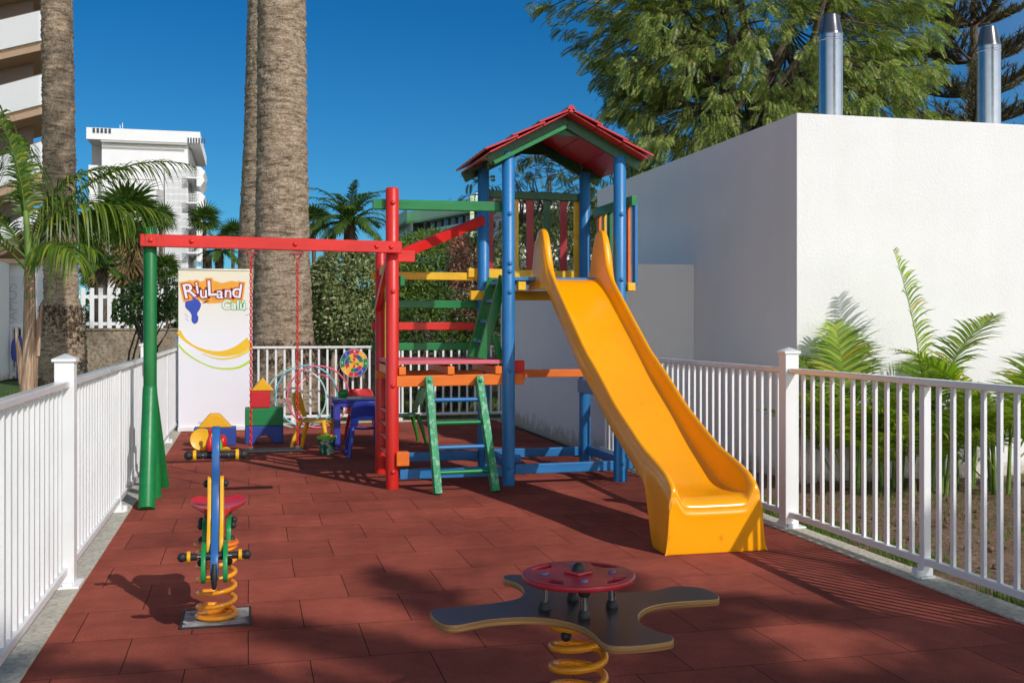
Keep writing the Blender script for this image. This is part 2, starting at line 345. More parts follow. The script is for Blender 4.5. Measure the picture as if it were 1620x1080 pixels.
def soil_bed():                # bumpy garden soil, real relief
    nx, ny = 150, 190; xs = np.linspace(3.68, 14, nx); ys = np.linspace(-1.5, 12, ny); V = []
    for y in ys:
        for x in xs:
            e = min(1, (x-3.68)/.25)
            V.append((x, y, -.03+e*(.035*noise.noise((x*2.3, y*2.3, 0))+.028*noise.noise((x*9, y*9, 3))+.012*noise.noise((x*25, y*25, 5))+.03)))
    F = [(j*nx+i, j*nx+i+1, (j+1)*nx+i+1, (j+1)*nx+i) for j in range(ny-1) for i in range(nx-1)]
    o = mesh_np('soil_bed', V, F, M['soil'], smooth=True); o['kind'] = 'structure'
soil_bed()
def blades(name, n, area, hmin, hmax, dens=None, z=-.03, wd=.004, mat='grass'):
    V = []; F = []; k = 0
    while k < n:
        x = rng.uniform(area[0], area[1]); y = rng.uniform(area[2], area[3])
        if dens and rng.random() > dens(x, y): 
            if rng.random() < .02: k += 0
            continue
        h = rng.uniform(hmin, hmax); a = rng.uniform(0, 6.28); b = rng.uniform(0, 6.28); l = h*rng.uniform(.1, .7); ww = wd*rng.uniform(.6, 1.4)
        dx, dy = math.cos(a)*ww, math.sin(a)*ww; o = len(V)
        V += [(x-dx, y-dy, z), (x+dx, y+dy, z), (x+dx*.6+math.cos(b)*l*.4, y+dy*.6+math.sin(b)*l*.4, z+h*.6), (x-dx*.6+math.cos(b)*l*.4, y-dy*.6+math.sin(b)*l*.4, z+h*.6),
              (x+math.cos(b)*l+.001, y+math.sin(b)*l, z+h), (x+math.cos(b)*l-.001, y+math.sin(b)*l, z+h)]
        F += [(o, o+1, o+2, o+3), (o+3, o+2, o+4, o+5)]; k += 1
    ob = mesh_np(name, V, F, M[mat]); ob['kind'] = 'stuff'; return ob
blades('grass', 15000, (3.68, 7, 2.2, 10.6), .015, .07, lambda x, y: max(0.02, (1 if x < 4.0 else .12)*(.35+1.2*noise.noise((x*1.3, y*1.3, 9)))), z=-.01)
blades('lawn_grass', 16000, (-5, -1.1, 9, 27), .03, .09, lambda x, y: .8, z=-.05, wd=.007)
blades('rough_grass', 9000, (-1, 7, 15.5, 22), .03, .13, lambda x, y: max(.05, .3+1.4*noise.noise((x*.7, y*.7, 4))), z=-.06, wd=.008)
# pebbles and clods on the soil
def clods():
    V0 = []; 
    ico = [(0,0,1),(.9,0,.4),(.28,.85,.4),(-.72,.53,.4),(-.72,-.53,.4),(.28,-.85,.4),(0,0,-.6)]
    T = [(0,1,2),(0,2,3),(0,3,4),(0,4,5),(0,5,1),(6,2,1),(6,3,2),(6,4,3),(6,5,4),(6,1,5)]
    n = 2600; L = np.stack([rng.uniform(3.9, 9, n), rng.uniform(2, 8.4, n), rng.uniform(-.01, .02, n)], 1)
    Rm = basis(rng.normal(size=(n, 3)), rng.normal(size=(n, 3))); S = rng.gamma(2, .0042, n)+.003
    V, F = scatter((np.array(ico), np.array(T)), Rm, S, L); o = mesh_np('soil_clods', V, F, M['soil']); o['kind'] = 'stuff'
clods()

# ================================================================= RIGHT BUILDING
b = thing('utility_building', 'plain white flat roofed block with sunlit front and shaded side, behind right fence', 'building')
m = MB(); m.box(((4.67+14)/2, (8.47+14)/2, 1.6), (14-4.67, 14-8.47, 3.32)); m.build('wall', M['plaster'], b, bevel=.006)
m = MB(); m.box((4.185, 13.2, 1.0), (.97, 5.02, 2.1)); m.build('annex_wall', M['plaster'], b, bevel=.006)
for i, (px, y) in enumerate(((1314, 9.6), (1564, 9.6))):
    x = wx(px, y)
    c = thing('chimney_flue', ['polished steel flue pipe with tapered tip, rising near the corner of the white building', 'polished steel flue pipe with tapered tip, far along the white roof near the pine'][i], 'chimney', 'steel flues on the roof', (x, y, 3.26))
    m = MB(); m.cyl((0, 0, -.05), (0, 0, 1.04), .118, n=40); m.build('pipe', M['steel'], c)
    m = MB(); m.lathe([(.121, 1.03), (.122, 1.05), (.117, 1.06), (.082, 1.235), (.078, 1.245), (.06, 1.24)], 40); m.build('cone', M['steel'], c)
    m = MB(); m.lathe([(.118, .98), (.123, .985), (.123, 1.0), (.118, 1.005)], 40); m.build('band', M['steel'], c)
    m = MB(); m.lathe([(.118, .05), (.16, .0), (.16, -.02), (.118, -.02)], 40); m.build('collar', M['steel'], c)

# ================================================================= FENCES
def fence(name, label, axis, c, a0, a1, posts, legs, side, gap=.12, phase=0, foot_side=1):
    """axis 'y': fence along y at x=c;  axis 'x': along x at y=c"""
    f = thing(name, label, 'fence')
    def P(a, o, z): return (c+o, a, z) if axis == 'y' else (a, c+o, z)
    def D(la, wd, h): return (wd, la, h) if axis == 'y' else (la, wd, h)
    for p in posts:
        m = MB(); m.box(P(p, 0, .6), D(.1, .1, 1.2)); m.build('post', M['white'], f, bevel=.005)
        m = MB(); q = P(p, 0, 0); s = .06
        m.add([(q[0]-s, q[1]-s, 1.2), (q[0]+s, q[1]-s, 1.2), (q[0]+s, q[1]+s, 1.2), (q[0]-s, q[1]+s, 1.2), (q[0]-s, q[1]-s, 1.215), (q[0]+s, q[1]-s, 1.215), (q[0]+s, q[1]+s, 1.215), (q[0]-s, q[1]+s, 1.215), (q[0], q[1], 1.243)],
              [(3,2,1,0), (0,1,5,4), (1,2,6,5), (2,3,7,6), (3,0,4,7), (4,5,8), (5,6,8), (6,7,8), (7,4,8)]); m.build('post_cap', M['white'], f)
        m = MB(); m.box(P(p, 0, .018), D(.2, .16, .012)); 
        for sy in (-1, 1):
            m.bar(P(p+sy*.05, side*.02, .03), P(p+sy*.085, side*.02, .03), .05, .02)
        m.build('base_plate', M['white'], f, bevel=.003)
    ends = sorted([a0]+list(posts)+[a1]); 
    for i in range(len(ends)-1):
        s0 = ends[i]+(.05 if ends[i] in posts else 0); s1 = ends[i+1]-(.05 if ends[i+1] in posts else 0)
        if s1-s0 < .1: continue
        m = MB(); m.box(P((s0+s1)/2, 0, 1.082), D(s1-s0, .06, .036)); m.build('top_rail', M['rail'], f, bevel=.006)
        m = MB(); m.box(P((s0+s1)/2, 0, .1), D(s1-s0, .04, .04)); m.build('bottom_rail', M['white'], f, bevel=.004)
        m = MB(); k = math.ceil((s0+.03-phase)/gap)
        while phase+k*gap < s1-.03:
            p = phase+k*gap; k += 1
            if any(abs(p-l) < .045 for l in legs): continue
            m.box(P(p, 0, .592), D(.030, .020, .944))
        m.build('balusters', M['white'], f, bevel=.003, seg=1)
    for l in legs:
        m = MB(); m.box(P(l, 0, .56), D(.045, .045, 1.0)); m.box(P(l, 0, .03), D(.035, .035, .1)); m.build('leg', M['white'], f, bevel=.004)
        m = MB(); m.box(P(l, foot_side*.015, .02), D(.11, .09, .014)); m.cyl(P(l-.02, foot_side*.05, .014), P(l-.02, foot_side*.05, .06), .022); m.cyl(P(l+.035, foot_side*.035, .014), P(l+.035, foot_side*.035, .055), .02)
        m.bar(P(l, 0, .02), P(l, 0, .08), .06, .06); m.build('foot_bracket', M['pvc_white'], f, bevel=.003)
    return f
fence('picket_fence', 'white metal fence along the left edge, seen end-on beside the lawn', 'y', -.95, -1.4, 15.38, [1.6, 6.05, 10.6, 15.36], [3.85, 8.35, 13.1], 1, foot_side=1)
fence('picket_fence', 'white metal fence along the right edge, beside the soil bed', 'y', 3.60, -1.4, 10.66, [2.2, 6.64], [5.12, 9.0], -1, phase=5.12, foot_side=-1)
fence('picket_fence', 'white metal fence across the far end, behind the toys', 'x', 15.40, -.92, 3.68, [], [.6, 2.1], -1, foot_side=-1)

# ================================================================= CLIMBING FRAME
cf = thing('climbing_frame', 'multicoloured wooden play tower with orange slide, red and green swing beam and ladders', 'climbing frame')
XL, XR, YF, YB = 2.19, 3.215, 9.0, 10.02
def bolt(p, d, parent, mat):
    m = MB(); d = Vector(d).normalized(); q = d.to_track_quat('Z', 'Y').to_matrix().to_4x4()
    m.lathe([(.020, 0), (.020, .004), (.016, .011), (.008, .016), (.001, .0165)], 14, Matrix.Translation(Vector(p)) @ q); m.build('bolt', mat, parent)
def rpost(x, y, z1, r, mat, bolts=(), z0=0):
    m = MB(); m.tube([(x, y, z0), (x, y, z0+.01), (x, y, z1-.012), (x, y, z1)], [r*.97, r, r, r-.012], 32)
    o = m.build('post', mat, cf, angle=50)
    for z in bolts: bolt((x, y-r+.002, z), (0, -1, 0), o, mat)
    return o
rpost(XL, YF, 2.90, .056, M['blue'], (.16, 1.0, 1.68, 1.86, 1.93, 2.36))
rpost(XR, YF, 2.90, .056, M['blue'], (.16, 1.80, 2.38))
rpost(XL, YB, 2.90, .056, M['blue'], (1.80,))
rpost(XR, YB, 2.90, .056, M['blue'], (1.80,))
rpost(1.18, 9.04, 2.565, .056, M['red'], (.15, .88, 1.68, 2.06, 2.43))
rpost(1.20, 10.02, 2.12, .052, M['red'], (1.95,))
def beam(name, p0, p1, wd, ht, mat, parent=None, bev=.006, up=(0, 0, 1)):
    m = MB(); m.bar(p0, p1, wd, ht, up); return m.build(name, mat, parent or cf, bevel=bev)
# green side post with its two raking legs and swing beam
gx_ = wx(237.5, 9.02); g0 = G(232, 806); g2 = G(257, 770); GY = 9.02
m = MB(); m.tube([(gx_, GY, .80), (gx_, GY, 2.17), (gx_, GY, 2.18)], [.052, .052, .047], 32); m.build('post', M['green'], cf, angle=50)
m = MB(); m.tube([(g0.x, g0.y, 0), (gx_, GY-.02, .86), (gx_, GY-.015, .90)], [.062, .057, .054], 32); o = m.build('leg', M['green_x'], cf, angle=50)
bolt((gx_, GY-.135, .72), (0, -1, .4), o, M['green_x'])
m = MB(); m.tube([(g2.x, g2.y, 0), (gx_, GY+.02, .86)], [.058, .052], 24); m.build('leg', M['green_x'], cf, angle=50)
m = MB(); m.tube([(gx_+.03, 9.06, 0), (gx_, GY, .86)], [.056, .052], 24); m.build('leg', M['green_x'], cf, angle=50)
BX0 = wx(222, 8.945); BY = 8.945
beam('swing_beam', (BX0, BY, wz(380, BX0, BY)), (1.245, BY, 2.05), .06, .10, M['red_x'])
sb = kids(cf)[-1]; dirb = Vector((1, 0, 0))
for px_ in (238, 303, 467, 596, 619): 
    xx = wx(px_, BY-.03); bolt((xx, BY-.028, wz(380, BX0, BY)+(2.05-wz(380, BX0, BY))*(xx-BX0)/(1.245-BX0)), (0, -1, 0), sb, M['red_x'])
# beams joining red frame and blue tower
beam('top_beam', (1.02, 9.10, 2.425), (2.26, 9.10, 2.435), .05, .085, M['green_x'])
beam('diagonal_brace', (1.22, 9.12, 1.985), (2.17, 9.96, 2.40), .05, .09, M['red_x'])
m = MB(); m.box((1.30, 9.10, 1.985), (.16, .06, .10)); m.build('brace_block', M['red_x'], cf, bevel=.006)
for z, mt in ((1.865, 'yellow'), (1.595, 'green_x'), (1.385, 'red_x'), (1.19, 'green_x')):
    beam('climbing_bar', (1.12, 10.10, z), (2.16, 10.10, z), .035, .075, M[mt])
beam('side_board', (1.29, 9.2, 1.78), (1.29, 9.95, 1.78), .04, .09, M['green_x'])
for z in (.62, .50, .38, .25): 
    m = MB(); m.tube([(1.19, 9.06, z), (1.20, 10.0, z)], .018, 14); m.build('rung', M['red_x'], cf)
for y, mt in ((9.90, 'yellow'), (9.6, 'red'), (9.35, 'green')):
    m = MB(); m.box((1.235, y, 1.42), (.028, .075, .92)); m.build('railing_slat', M[mt], cf, bevel=.004)
beam('side_rail', (1.20, 9.06, 1.90), (1.20, 9.98, 1.90), .045, .08, M['yellow'])
beam('side_rail', (1.20, 9.06, 1.00), (1.20, 9.98, 1.00), .045, .08, M['orange'])
beam('diagonal_brace', (1.16, 10.0, 1.55), (1.16, 9.06, 2.0), .04, .07, M['red_x'])
# pink lower deck and its bearers
m = MB()
for i in range(9): m.box((1.71, 9.02+.052+i*.109, 1.075), (1.06, .103, .034))
m.build('lower_deck', M['pink'], cf, bevel=.004)
for x in (1.26, 1.68, 2.10): beam('joist', (x, 8.985, 1.005), (x, 9.98, 1.005), .06, .07, M['orange'])
beam('bearer', (1.18, 9.02, .915), (2.33, 9.02, .925), .045, .095, M['orange'])
beam('bearer', (1.15, 9.99, .93), (3.22, 9.99, .925), .045, .075, M['orange'])
m = MB(); m.box((2.30, 9.08, 1.0), (.10, .06, .17)); m.build('bearer_end', M['red_x'], cf, bevel=.006)
m = MB(); m.box((1.26, 9.0, .26), (.11, .1, .12)); m.build('foot_block', M['orange'], cf, bevel=.008)
# ground frame
for a in (((1.24, 9.02, .125), (2.13, 9.02, .125)), ((2.25, 9.02, .135), (3.16, 9.02, .14)), ((1.24, 10.02, .145), (2.13, 10.02, .145)), ((2.25, 10.02, .155), (3.16, 10.02, .155)),
          ((XR+.03, 9.05, .17), (XR+.03, 9.97, .17)), ((XL+.03, 9.05, .17), (XL+.03, 9.97, .17))):
    beam('ground_rail', *a, .05, .085, M['blue_x'])
for c_, d_ in (((2.30, 9.30, .19), (.14, .07, .07)), ((3.32, 8.98, .16), (.16, .06, .10)), ((3.28, 9.05, .06), (.04, .05, .12))):
    m = MB(); m.box(c_, d_); m.build('rail_end', M['blue_x'], cf, bevel=.006)
m = MB(); m.box((XR-.04, 9.55, .80), (.06, .98, .13)); m.build('side_board', M['blue'], cf, bevel=.006)
m = MB(); m.box((XR+.035, YF-.01, .5), (.05, .05, 1.0)); m.build('post_stiffener', M['blue'], cf, bevel=.004)
# upper deck
m = MB()
for i in range(9): m.box(((XL+XR)/2, YF+.055+i*.113, 1.80), (1.02, .106, .03))
m.build('upper_deck', M['blue_x'], cf, bevel=.003)
for (p0, p1) in (((2.265, 8.98, 1.735), (2.335, 8.98, 1.735)), ((3.275, 8.98, 1.735), (3.345, 8.98, 1.735))):
    beam('deck_beam', p0, p1, .07, .075, M['yellow'])
beam('deck_beam', (2.05, 9.98, 1.68), (3.30, 9.98, 1.68), .06, .09, M['yellow'])
beam('deck_beam', (2.05, 10.08, 1.90), (3.27, 10.08, 1.88), .05, .09, M['yellow'])
beam('deck_beam', (3.30, 8.93, 1.735), (3.30, 10.06, 1.735), .06, .07, M['yellow'])
# back railing
beam('railing_top', (2.24, 10.07, 2.665), (3.33, 10.07, 2.655), .05, .075, M['green_dark'])
xs = [2.33, 2.56, 2.745, 2.945, 3.135]
for px, mt in ((776, 'crimson'), (816, 'yellow'), (840, 'crimson'), (867, 'green_dark'), (893, 'crimson'), (915, 'yellow')):
    m = MB(); m.box((wx(px, 10.06), 10.10, 2.24), (.072, .025, .80)); m.build('railing_slat', M[mt], cf, bevel=.003)
# right railing
beam('railing_top', (3.335, 8.95, 2.505), (3.335, 10.05, 2.505), .05, .09, M['green_x'])
for y, mt in ((8.99, 'blue'), (9.17, 'orange'), (9.36, 'red'), (9.52, 'yellow'), (9.68, 'green'), (9.84, 'yellow'), (10.0, 'orange')):
    m = MB(); m.box((3.355, y, 2.12), (.025, .075, .74)); m.build('railing_slat', M[mt], cf, bevel=.003)
# front green ladder
lad = bpy.data.objects.new('ladder', None); col.objects.link(lad); lad.parent = cf
Lt, Lb = (1.475, 8.955, .95), (1.505, 8.645, 0); Rt, Rb = (1.915, 8.955, .95), (2.00, 8.68, 0)
for a, c_ in ((Lt, Lb), (Rt, Rb)):
    m = MB(); m.bar(c_, a, .062, .10, (0, -1, .3)); o = m.build('ladder_rail', M['green_worn'], lad, bevel=.006)
    bolt((a[0], a[1]-.055, .915), (0, -1, .25), lad, M['green'])
for f_, mt in ((.18, 'green_x'), (.39, 'blue_x'), (.60, 'green_x'), (.80, 'blue_x')):
    p0 = Vector(Lb).lerp(Vector(Lt), f_); p1 = Vector(Rb).lerp(Vector(Rt), f_); m = MB(); m.tube([p0, p1], .019, 16); m.build('rung', M[mt], lad)
# upper ladder
lad2 = bpy.data.objects.new('ladder', None); col.objects.link(lad2); lad2.parent = cf
A0, A1 = Vector((1.99, 9.18, 1.10)), Vector((2.19, 9.18, 1.83)); B0, B1 = Vector((1.99, 9.62, 1.10)), Vector((2.19, 9.62, 1.83))
for a, c_ in ((A0, A1), (B0, B1)):
    m = MB(); m.bar(a, c_, .035, .085, (-1, 0, .3)); m.build('ladder_rail', M['green'], lad2, bevel=.004)
for f_ in (.2, .45, .70, .92):
    m = MB(); m.tube([A0.lerp(A1, f_), B0.lerp(B1, f_)], .018, 14); m.build('rung', M['blue_x'], lad2)
beam('handrail', (2.10, 9.16, 1.30), (2.19, 9.16, 1.0), .03, .06, M['green'])
# roof
rf = bpy.data.objects.new('roof', None); col.objects.link(rf); rf.parent = cf
RX, RZ, EW, EZ, Y0r, Y1r = (XL+XR)/2, 3.235, .715, 2.86, 8.80, 10.14
for s in (-1, 1):
    sl = Vector((s*EW, 0, EZ-RZ)); L = sl.length; sl.normalize(); nrm = Vector((s*(RZ-EZ), 0, EW)).normalized()
    for k in range(3):
        V = []; n = 66
        for j in range(n+1):
            y = Y0r+(Y1r-Y0r)*j/n; wv = .006*abs(math.sin(j/n*math.pi*9))
            for (d, h) in ((L*k/3-.015, .018), (L*(k+1)/3+.025, .040)):
                for hh in (h, h+.014+wv):
                    p = Vector((RX, y, RZ))+sl*max(0, d)+nrm*hh; V.append(p)
        F = []
        for j in range(n):
            a = j*4; c_ = a+4; F += [(a, a+2, c_+2, c_), (a+1, c_+1, c_+3, a+3), (a+2, a+3, c_+3, c_+2), (a, c_, c_+1, a+1)]
        F += [(0, 1, 3, 2), (n*4, n*4+2, n*4+3, n*4+1)]
        m = MB(); m.add(V, F); m.build('roof_tile', M['roof_red'] if 'roof_red' in M else M.setdefault('roof_red', paint('red_roof_plastic', (.52, .018, .025), .3, .1, .05, 5, coat=.2)), rf, angle=35)
    for k in range(3):        # red boards under the tiles
        m = MB(); m.bar(Vector((RX, (Y0r+Y1r)/2, RZ))+sl*(L*(k+.5)/3)+nrm*.008+Vector((0, -(Y1r-Y0r)/2+.03, 0)), Vector((RX, (Y0r+Y1r)/2, RZ))+sl*(L*(k+.5)/3)+nrm*.008+Vector((0, (Y1r-Y0r)/2-.03, 0)), L/3-.006, .014, nrm)
        m.build('soffit_board', M['roof_red'], rf, bevel=.002)
    for y, nm in ((Y0r+.19, 'gable_board'), (Y1r-.04, 'gable_board')):
        m = MB(); p0 = Vector((RX, y, RZ))-nrm*.045; m.bar(p0+sl*.052, p0+sl*(L+.0), .035, .095, nrm); m.build(nm, M['green_dark'], rf, bevel=.004)
    if s < 0:
        p0 = Vector((RX, Y0r+.145, RZ))-nrm*.085; m = MB(); m.bar(p0+sl*.06, p0+sl*(L-.02), .06, .034, nrm); m.build('gable_trim', M['green_x'], rf, bevel=.003)
m = MB(); m.prism([(RX-.075, RZ-.045), (RX, RZ-.115), (RX+.075, RZ-.045), (RX, RZ-.002)], Y0r+.176, Y0r+.204, 'xz'); m.build('gusset', M['green_dark'], rf)
for y in (Y0r+.22, Y1r-.075):
    m = MB(); m.prism([(RX-.24, RZ-.17), (RX+.24, RZ-.17), (RX+.03, RZ-.03), (RX-.03, RZ-.03)], y-.012, y+.012, 'xz'); m.build('gusset', M['green_dark'], rf, bevel=.003)
m = MB(); m.tube([(RX, Y0r, RZ+.030), (RX, Y1r, RZ+.030)], .032, 12); m.build('ridge_cap', M['roof_red'], rf)
for x in (XL, XR):
    for y in (YF, YB):
        m = MB(); m.box((x+(.04 if x < RX else -.04), y, 2.93), (.006, .04, .16)); m.build('bracket', M['steel'], rf)

# slide -------------------------------------------------------------
def interp(tab, y):
    for (y0, a), (y1, b_) in zip(tab, tab[1:]):
        if y0 <= y <= y1: t = (y-y0)/(y1-y0); return a+(b_-a)*t
    return tab[-1][1] if y > tab[-1][0] else tab[0][1]
def smooth_tab(tab, y, w_=.07):
    return sum(interp(tab, y+d*w_) for d in (-1, -.5, 0, .5, 1))/5
RIM = [(6.03, .40), (6.09, .455), (6.18, .495), (6.545, .592), (6.8, .70), (7.09, .825), (7.48, 1.045), (7.79, 1.20), (8.2, 1.47), (8.63, 1.752), (8.77, 1.87), (8.85, 2.08), (8.91, 2.21), (8.98, 2.245), (9.08, 2.24), (9.14, 2.18), (9.20, 2.03), (9.25, 1.88)]
BED = [(6.03, .30), (6.10, .335), (6.2, .335), (6.4, .36), (6.7, .49), (7.0, .645), (7.48, .915), (7.79, 1.09), (8.2, 1.36), (8.63, 1.64), (8.80, 1.745), (8.9, 1.80), (9.0, 1.822), (9.25, 1.825)]
CX = 2.775
def slide():
    ys = list(np.linspace(9.25, 8.7, 16))+list(np.linspace(8.62, 6.6, 26))+list(np.linspace(6.52, 6.10, 11))+[6.065, 6.045]
    V = []; rows = 0
    for y in ys:
        zr = smooth_tab(RIM, y, .03 if y > 8.75 or y < 6.15 else .08); zb = smooth_tab(BED, y, .03 if y > 8.75 or y < 6.15 else .1)
        fl = max(0, min(1, (6.75-y)/.6)); topf = max(0, min(1, (y-8.7)/.15))
        wi = .235+.008*fl                    # inner half width at the rim
        zb -= .022*min(1, max(0, (y-6.15)/.3))
        zs = zr-.19 if y > 6.32 else (0.0)
        if 6.27 < y <= 6.42: zs = (zr-.19)*max(0, (y-6.27)/.15)
        if y > 8.75: zs = min(zr-.1, 1.70)
        wo = .275+.012*fl
        bt = .30+.035*fl+.05*topf; wo += .02*topf
        R_ = [(0, zb), (.10, zb), (.185, zb+.002), (.214, zb+.012), (.226, zb+.04), (wi, zr-.035), (wi+.012, zr-.010), (wi+.024, zr), (wo-.004, zr-.003), (wo+.006, zr-.020),
              (wo+.010, zr-.055), (wo+.022, zr-.075), (wo+.026, zr+(zs-zr)*.6), (bt, zs+.006 if zs > 0 else zs), (bt-.012, zs)]
        if zr-zb < .09: pass
        sec = [(CX-x, y, max(0, z)) for x, z in reversed(R_)]+[(CX+x, y, max(0, z)) for x, z in R_[1:]]
        V.append(sec)
    # end face: drop from lip to the ground
    last = V[-1]
    for (dy, f_) in ((.012, .965), (.024, .90), (.020, .86), (.026, .80), (.032, .76), (.028, .70), (.03, .45), (.034, .08), (.034, 0)):
        V.append([(CX+(x-CX)*(1+.03*(1-f_)), y-dy, z*f_) for (x, y, z) in last])
    n = len(V[0]); F = []
    for i in range(len(V)-1):
        for j in range(n-1): F.append((i*n+j, i*n+j+1, (i+1)*n+j+1, (i+1)*n+j))
    m = MB(); m.add([p for r in V for p in r], F)
    o = m.build('slide', M['slide'], cf, angle=180)
    so = o.modifiers.new('thick', 'SOLIDIFY'); so.thickness = .008; so.offset = -1
    ss = o.modifiers.new('sub', 'SUBSURF'); ss.levels = 1; ss.render_levels = 2
    return o
sl_o = slide()
m = MB()
for s in (-1, 1):
    m.box((CX+s*.265, 9.13, 1.98), (.02, .10, .38))
m.build('slide_flange', M['slide'], sl_o, bevel=.008)

# ================================================================= SWING
def link_chain(m, p0, p1, L=.036, r=.0042, wdt=.0095):
    p0, p1 = Vector(p0), Vector(p1); d = (p1-p0); n = int(d.length/(L*.76)); d.normalize()
    for i in range(n):
        c = p0+(p1-p0)*((i+.5)/n); a = (i % 2)*math.pi/2+.5; s = Vector((math.cos(a), math.sin(a), 0)); pts = []
        for k in range(12):
            an = 2*math.pi*k/12; v = d*(math.cos(an)*L/2*.9)+s*(math.sin(an)*wdt); pts.append(c+v)
        m.tube(pts, r, 6, closed=True)
sy = 8.645
_ = (wx(395, sy-.07), sy-.10), (wx(471, sy+.05), sy+.10)
sw = thing('swing', 'flat black swing seat on two red coated chains under the red beam', 'swing')
def beam_pt(x): return 8.96
xa, xb = wx(397, 8.96), wx(470.5, 8.96)
za = wz(712, .18, 8.96)
for x, nm in ((xa, 0), (xb, 1)):
    by = beam_pt(x); m = MB(); link_chain(m, (x, by, 1.93), (x, by, za+.03)); m.build('chain', M.get('chain') or M.setdefault('chain', paint('red_chain_coating', (.62, .012, .012), .35, .1, .05)), sw)
    m = MB(); m.box((x, by, 1.983), (.10, .05, .012)); m.tube([(x-.03, by, 1.98), (x-.022, by, 1.955), (x, by, 1.942), (x+.022, by, 1.955), (x+.03, by, 1.98)], .006, 8); m.build('hanger', M['crimson'], sw)
m = MB(); q0 = Vector((xa, beam_pt(xa), za)); q1 = Vector((xb, beam_pt(xb), za)); d = (q1-q0).normalized()
m.bar(q0-d*.045, q1+d*.045, .15, .028); m.build('seat', M['black'], sw, bevel=.012, seg=3)
for q in (q0, q1):
    m = MB(); m.box(q+Vector((0, 0, .02)), (.035, .02, .025)); m.build('clamp', M['steel'], sw, bevel=.004)
# ================================================================= SPRING ROCKERS
def coil(m, c, r, z0, z1, turns, tr, ph=0, n=28, flat=True):
    pts = []; N = int(turns*n)
    for i in range(N+1):
        t = i/N; an = 2*math.pi*turns*t+ph; rr = r*(1-.0*t)
        tt = min(1, max(0, (t*turns-.45)/(turns-.9))) if flat else t
        pts.append((c[0]+rr*math.cos(an), c[1]+rr*math.sin(an), z0+(z1-z0)*tt))
    m.tube(pts, tr, 14)
def plate(name, loops, t, M4, mats, parent, bev=.004, res=4):
    """flat panel with holes: closed 2D loops -> filled curve, extruded and edge-rounded, as a mesh"""
    cu = bpy.data.curves.new(name, 'CURVE'); cu.dimensions = '2D'; cu.fill_mode = 'BOTH'; cu.extrude = t/2-bev; cu.bevel_depth = bev; cu.bevel_resolution = 2; cu.offset = -bev
    for lp in loops:
        sp = cu.splines.new('POLY'); sp.points.add(len(lp)-1); sp.use_cyclic_u = True
        for p, q in zip(sp.points, lp): p.co = (q[0], q[1], 0, 1)
    tmp = bpy.data.objects.new('tmp', cu); col.objects.link(tmp); bpy.context.view_layer.update()
    me = bpy.data.meshes.new_from_object(tmp.evaluated_get(bpy.context.evaluated_depsgraph_get())); bpy.data.objects.remove(tmp); me.name = name
    me.transform(M4); me.materials.clear()
    for m_ in (mats if isinstance(mats, (list, tuple)) else [mats]): me.materials.append(m_)
    me.polygons.foreach_set('use_smooth', [True]*len(me.polygons)); me.set_sharp_from_angle(angle=R(50))
    o = bpy.data.objects.new(name, me); col.objects.link(o); o.parent = parent; return o
def circ(cx, cy, r, n=48, sx=1, sy=1, a0=0, a1=2*math.pi):
    return [(cx+r*sx*math.cos(a0+(a1-a0)*i/n), cy+r*sy*math.sin(a0+(a1-a0)*i/n)) for i in range(n)]
def crom(pts, k=8, closed=True):
    out = []; n = len(pts)
    for i in range(n if closed else n-1):
        p0, p1, p2, p3 = (Vector(pts[(i+d) % n]) for d in (-1, 0, 1, 2)) if closed else (Vector(pts[max(i-1, 0)]), Vector(pts[i]), Vector(pts[i+1]), Vector(pts[min(i+2, n-1)]))
        for j in range(k):
            t = j/k; out.append(tuple(.5*((2*p1)+(-p0+p2)*t+(2*p0-5*p1+4*p2-p3)*t*t+(-p0+3*p1-3*p2+p3)*t**3)))
    if not closed: out.append(tuple(pts[-1]))
    return out
# --- left rocker, seen head on
rk = thing('spring_rocker', 'upright spring rocker with blue neck and red saddle on an orange coil', 'spring rider', 'spring rockers on the rubber floor', (-.153, 5.24, 0))
YZ = Matrix(((0, 0, 1, 0), (1, 0, 0, 0), (0, 1, 0, 0), (0, 0, 0, 1)))     # (a,b,c) -> (x=c, y=a, z=b)
m = MB(); coil(m, (0, 0), .086, .02, .345, 6.0, .0112, ph=2.6); m.build('spring', M['spring'], rk)
m = MB(); m.lathe([(.098, .015), (.10, .02), (.09, .028), (.045, .03), (.045, .02)], 32); m.build('spring_seat', M['spring'], rk)
m = MB(); m.box((0, 0, .004), (.30, .30, .006)); m.build('base_plate', paint('galvanised_plate', (.40, .38, .36), .7, .5, .5, 14, (1, 1, 1), ((.10, .06, .05), 9, .55)), rk, bevel=.002)
m = MB()
for s in (-1, 1): m.box((s*.156, 0, .004), (.010, .320, .010)); m.box((0, s*.156, .004), (.302, .010, .010))
m.build('pit_rim', M['black'], rk)
m = MB(); m.lathe([(.0, .348), (.10, .350), (.104, .358), (.10, .368), (.0, .370)], 36); m.build('spring_plate', M['orange'], rk)
neck = crom([(-.345, .285), (-.30, .25), (-.235, .30), (-.12, .345), (.0, .40), (.06, .46), (.045, .54), (-.02, .60), (-.055, .67), (-.02, .76), (.03, .82), (.035, .885), (-.02, .915), (-.08, .90), (-.135, .83), (-.15, .74), (-.145, .64), (-.185, .54), (-.26, .44), (-.33, .36)], 6)
plate('body_panel', [neck], .034, YZ, M['hpl_blue'], rk)
yp = crom([(-.27, .34), (-.18, .35), (-.05, .42), (.0, .50), (-.03, .60), (-.08, .68), (-.14, .685), (-.165, .60), (-.20, .50), (-.27, .42)], 6)
for s in (-1, 1): plate('side_panel', [yp], .017, Matrix.Translation((s*.0275, 0, 0)) @ YZ, M['hpl_yellow'], rk, .003)
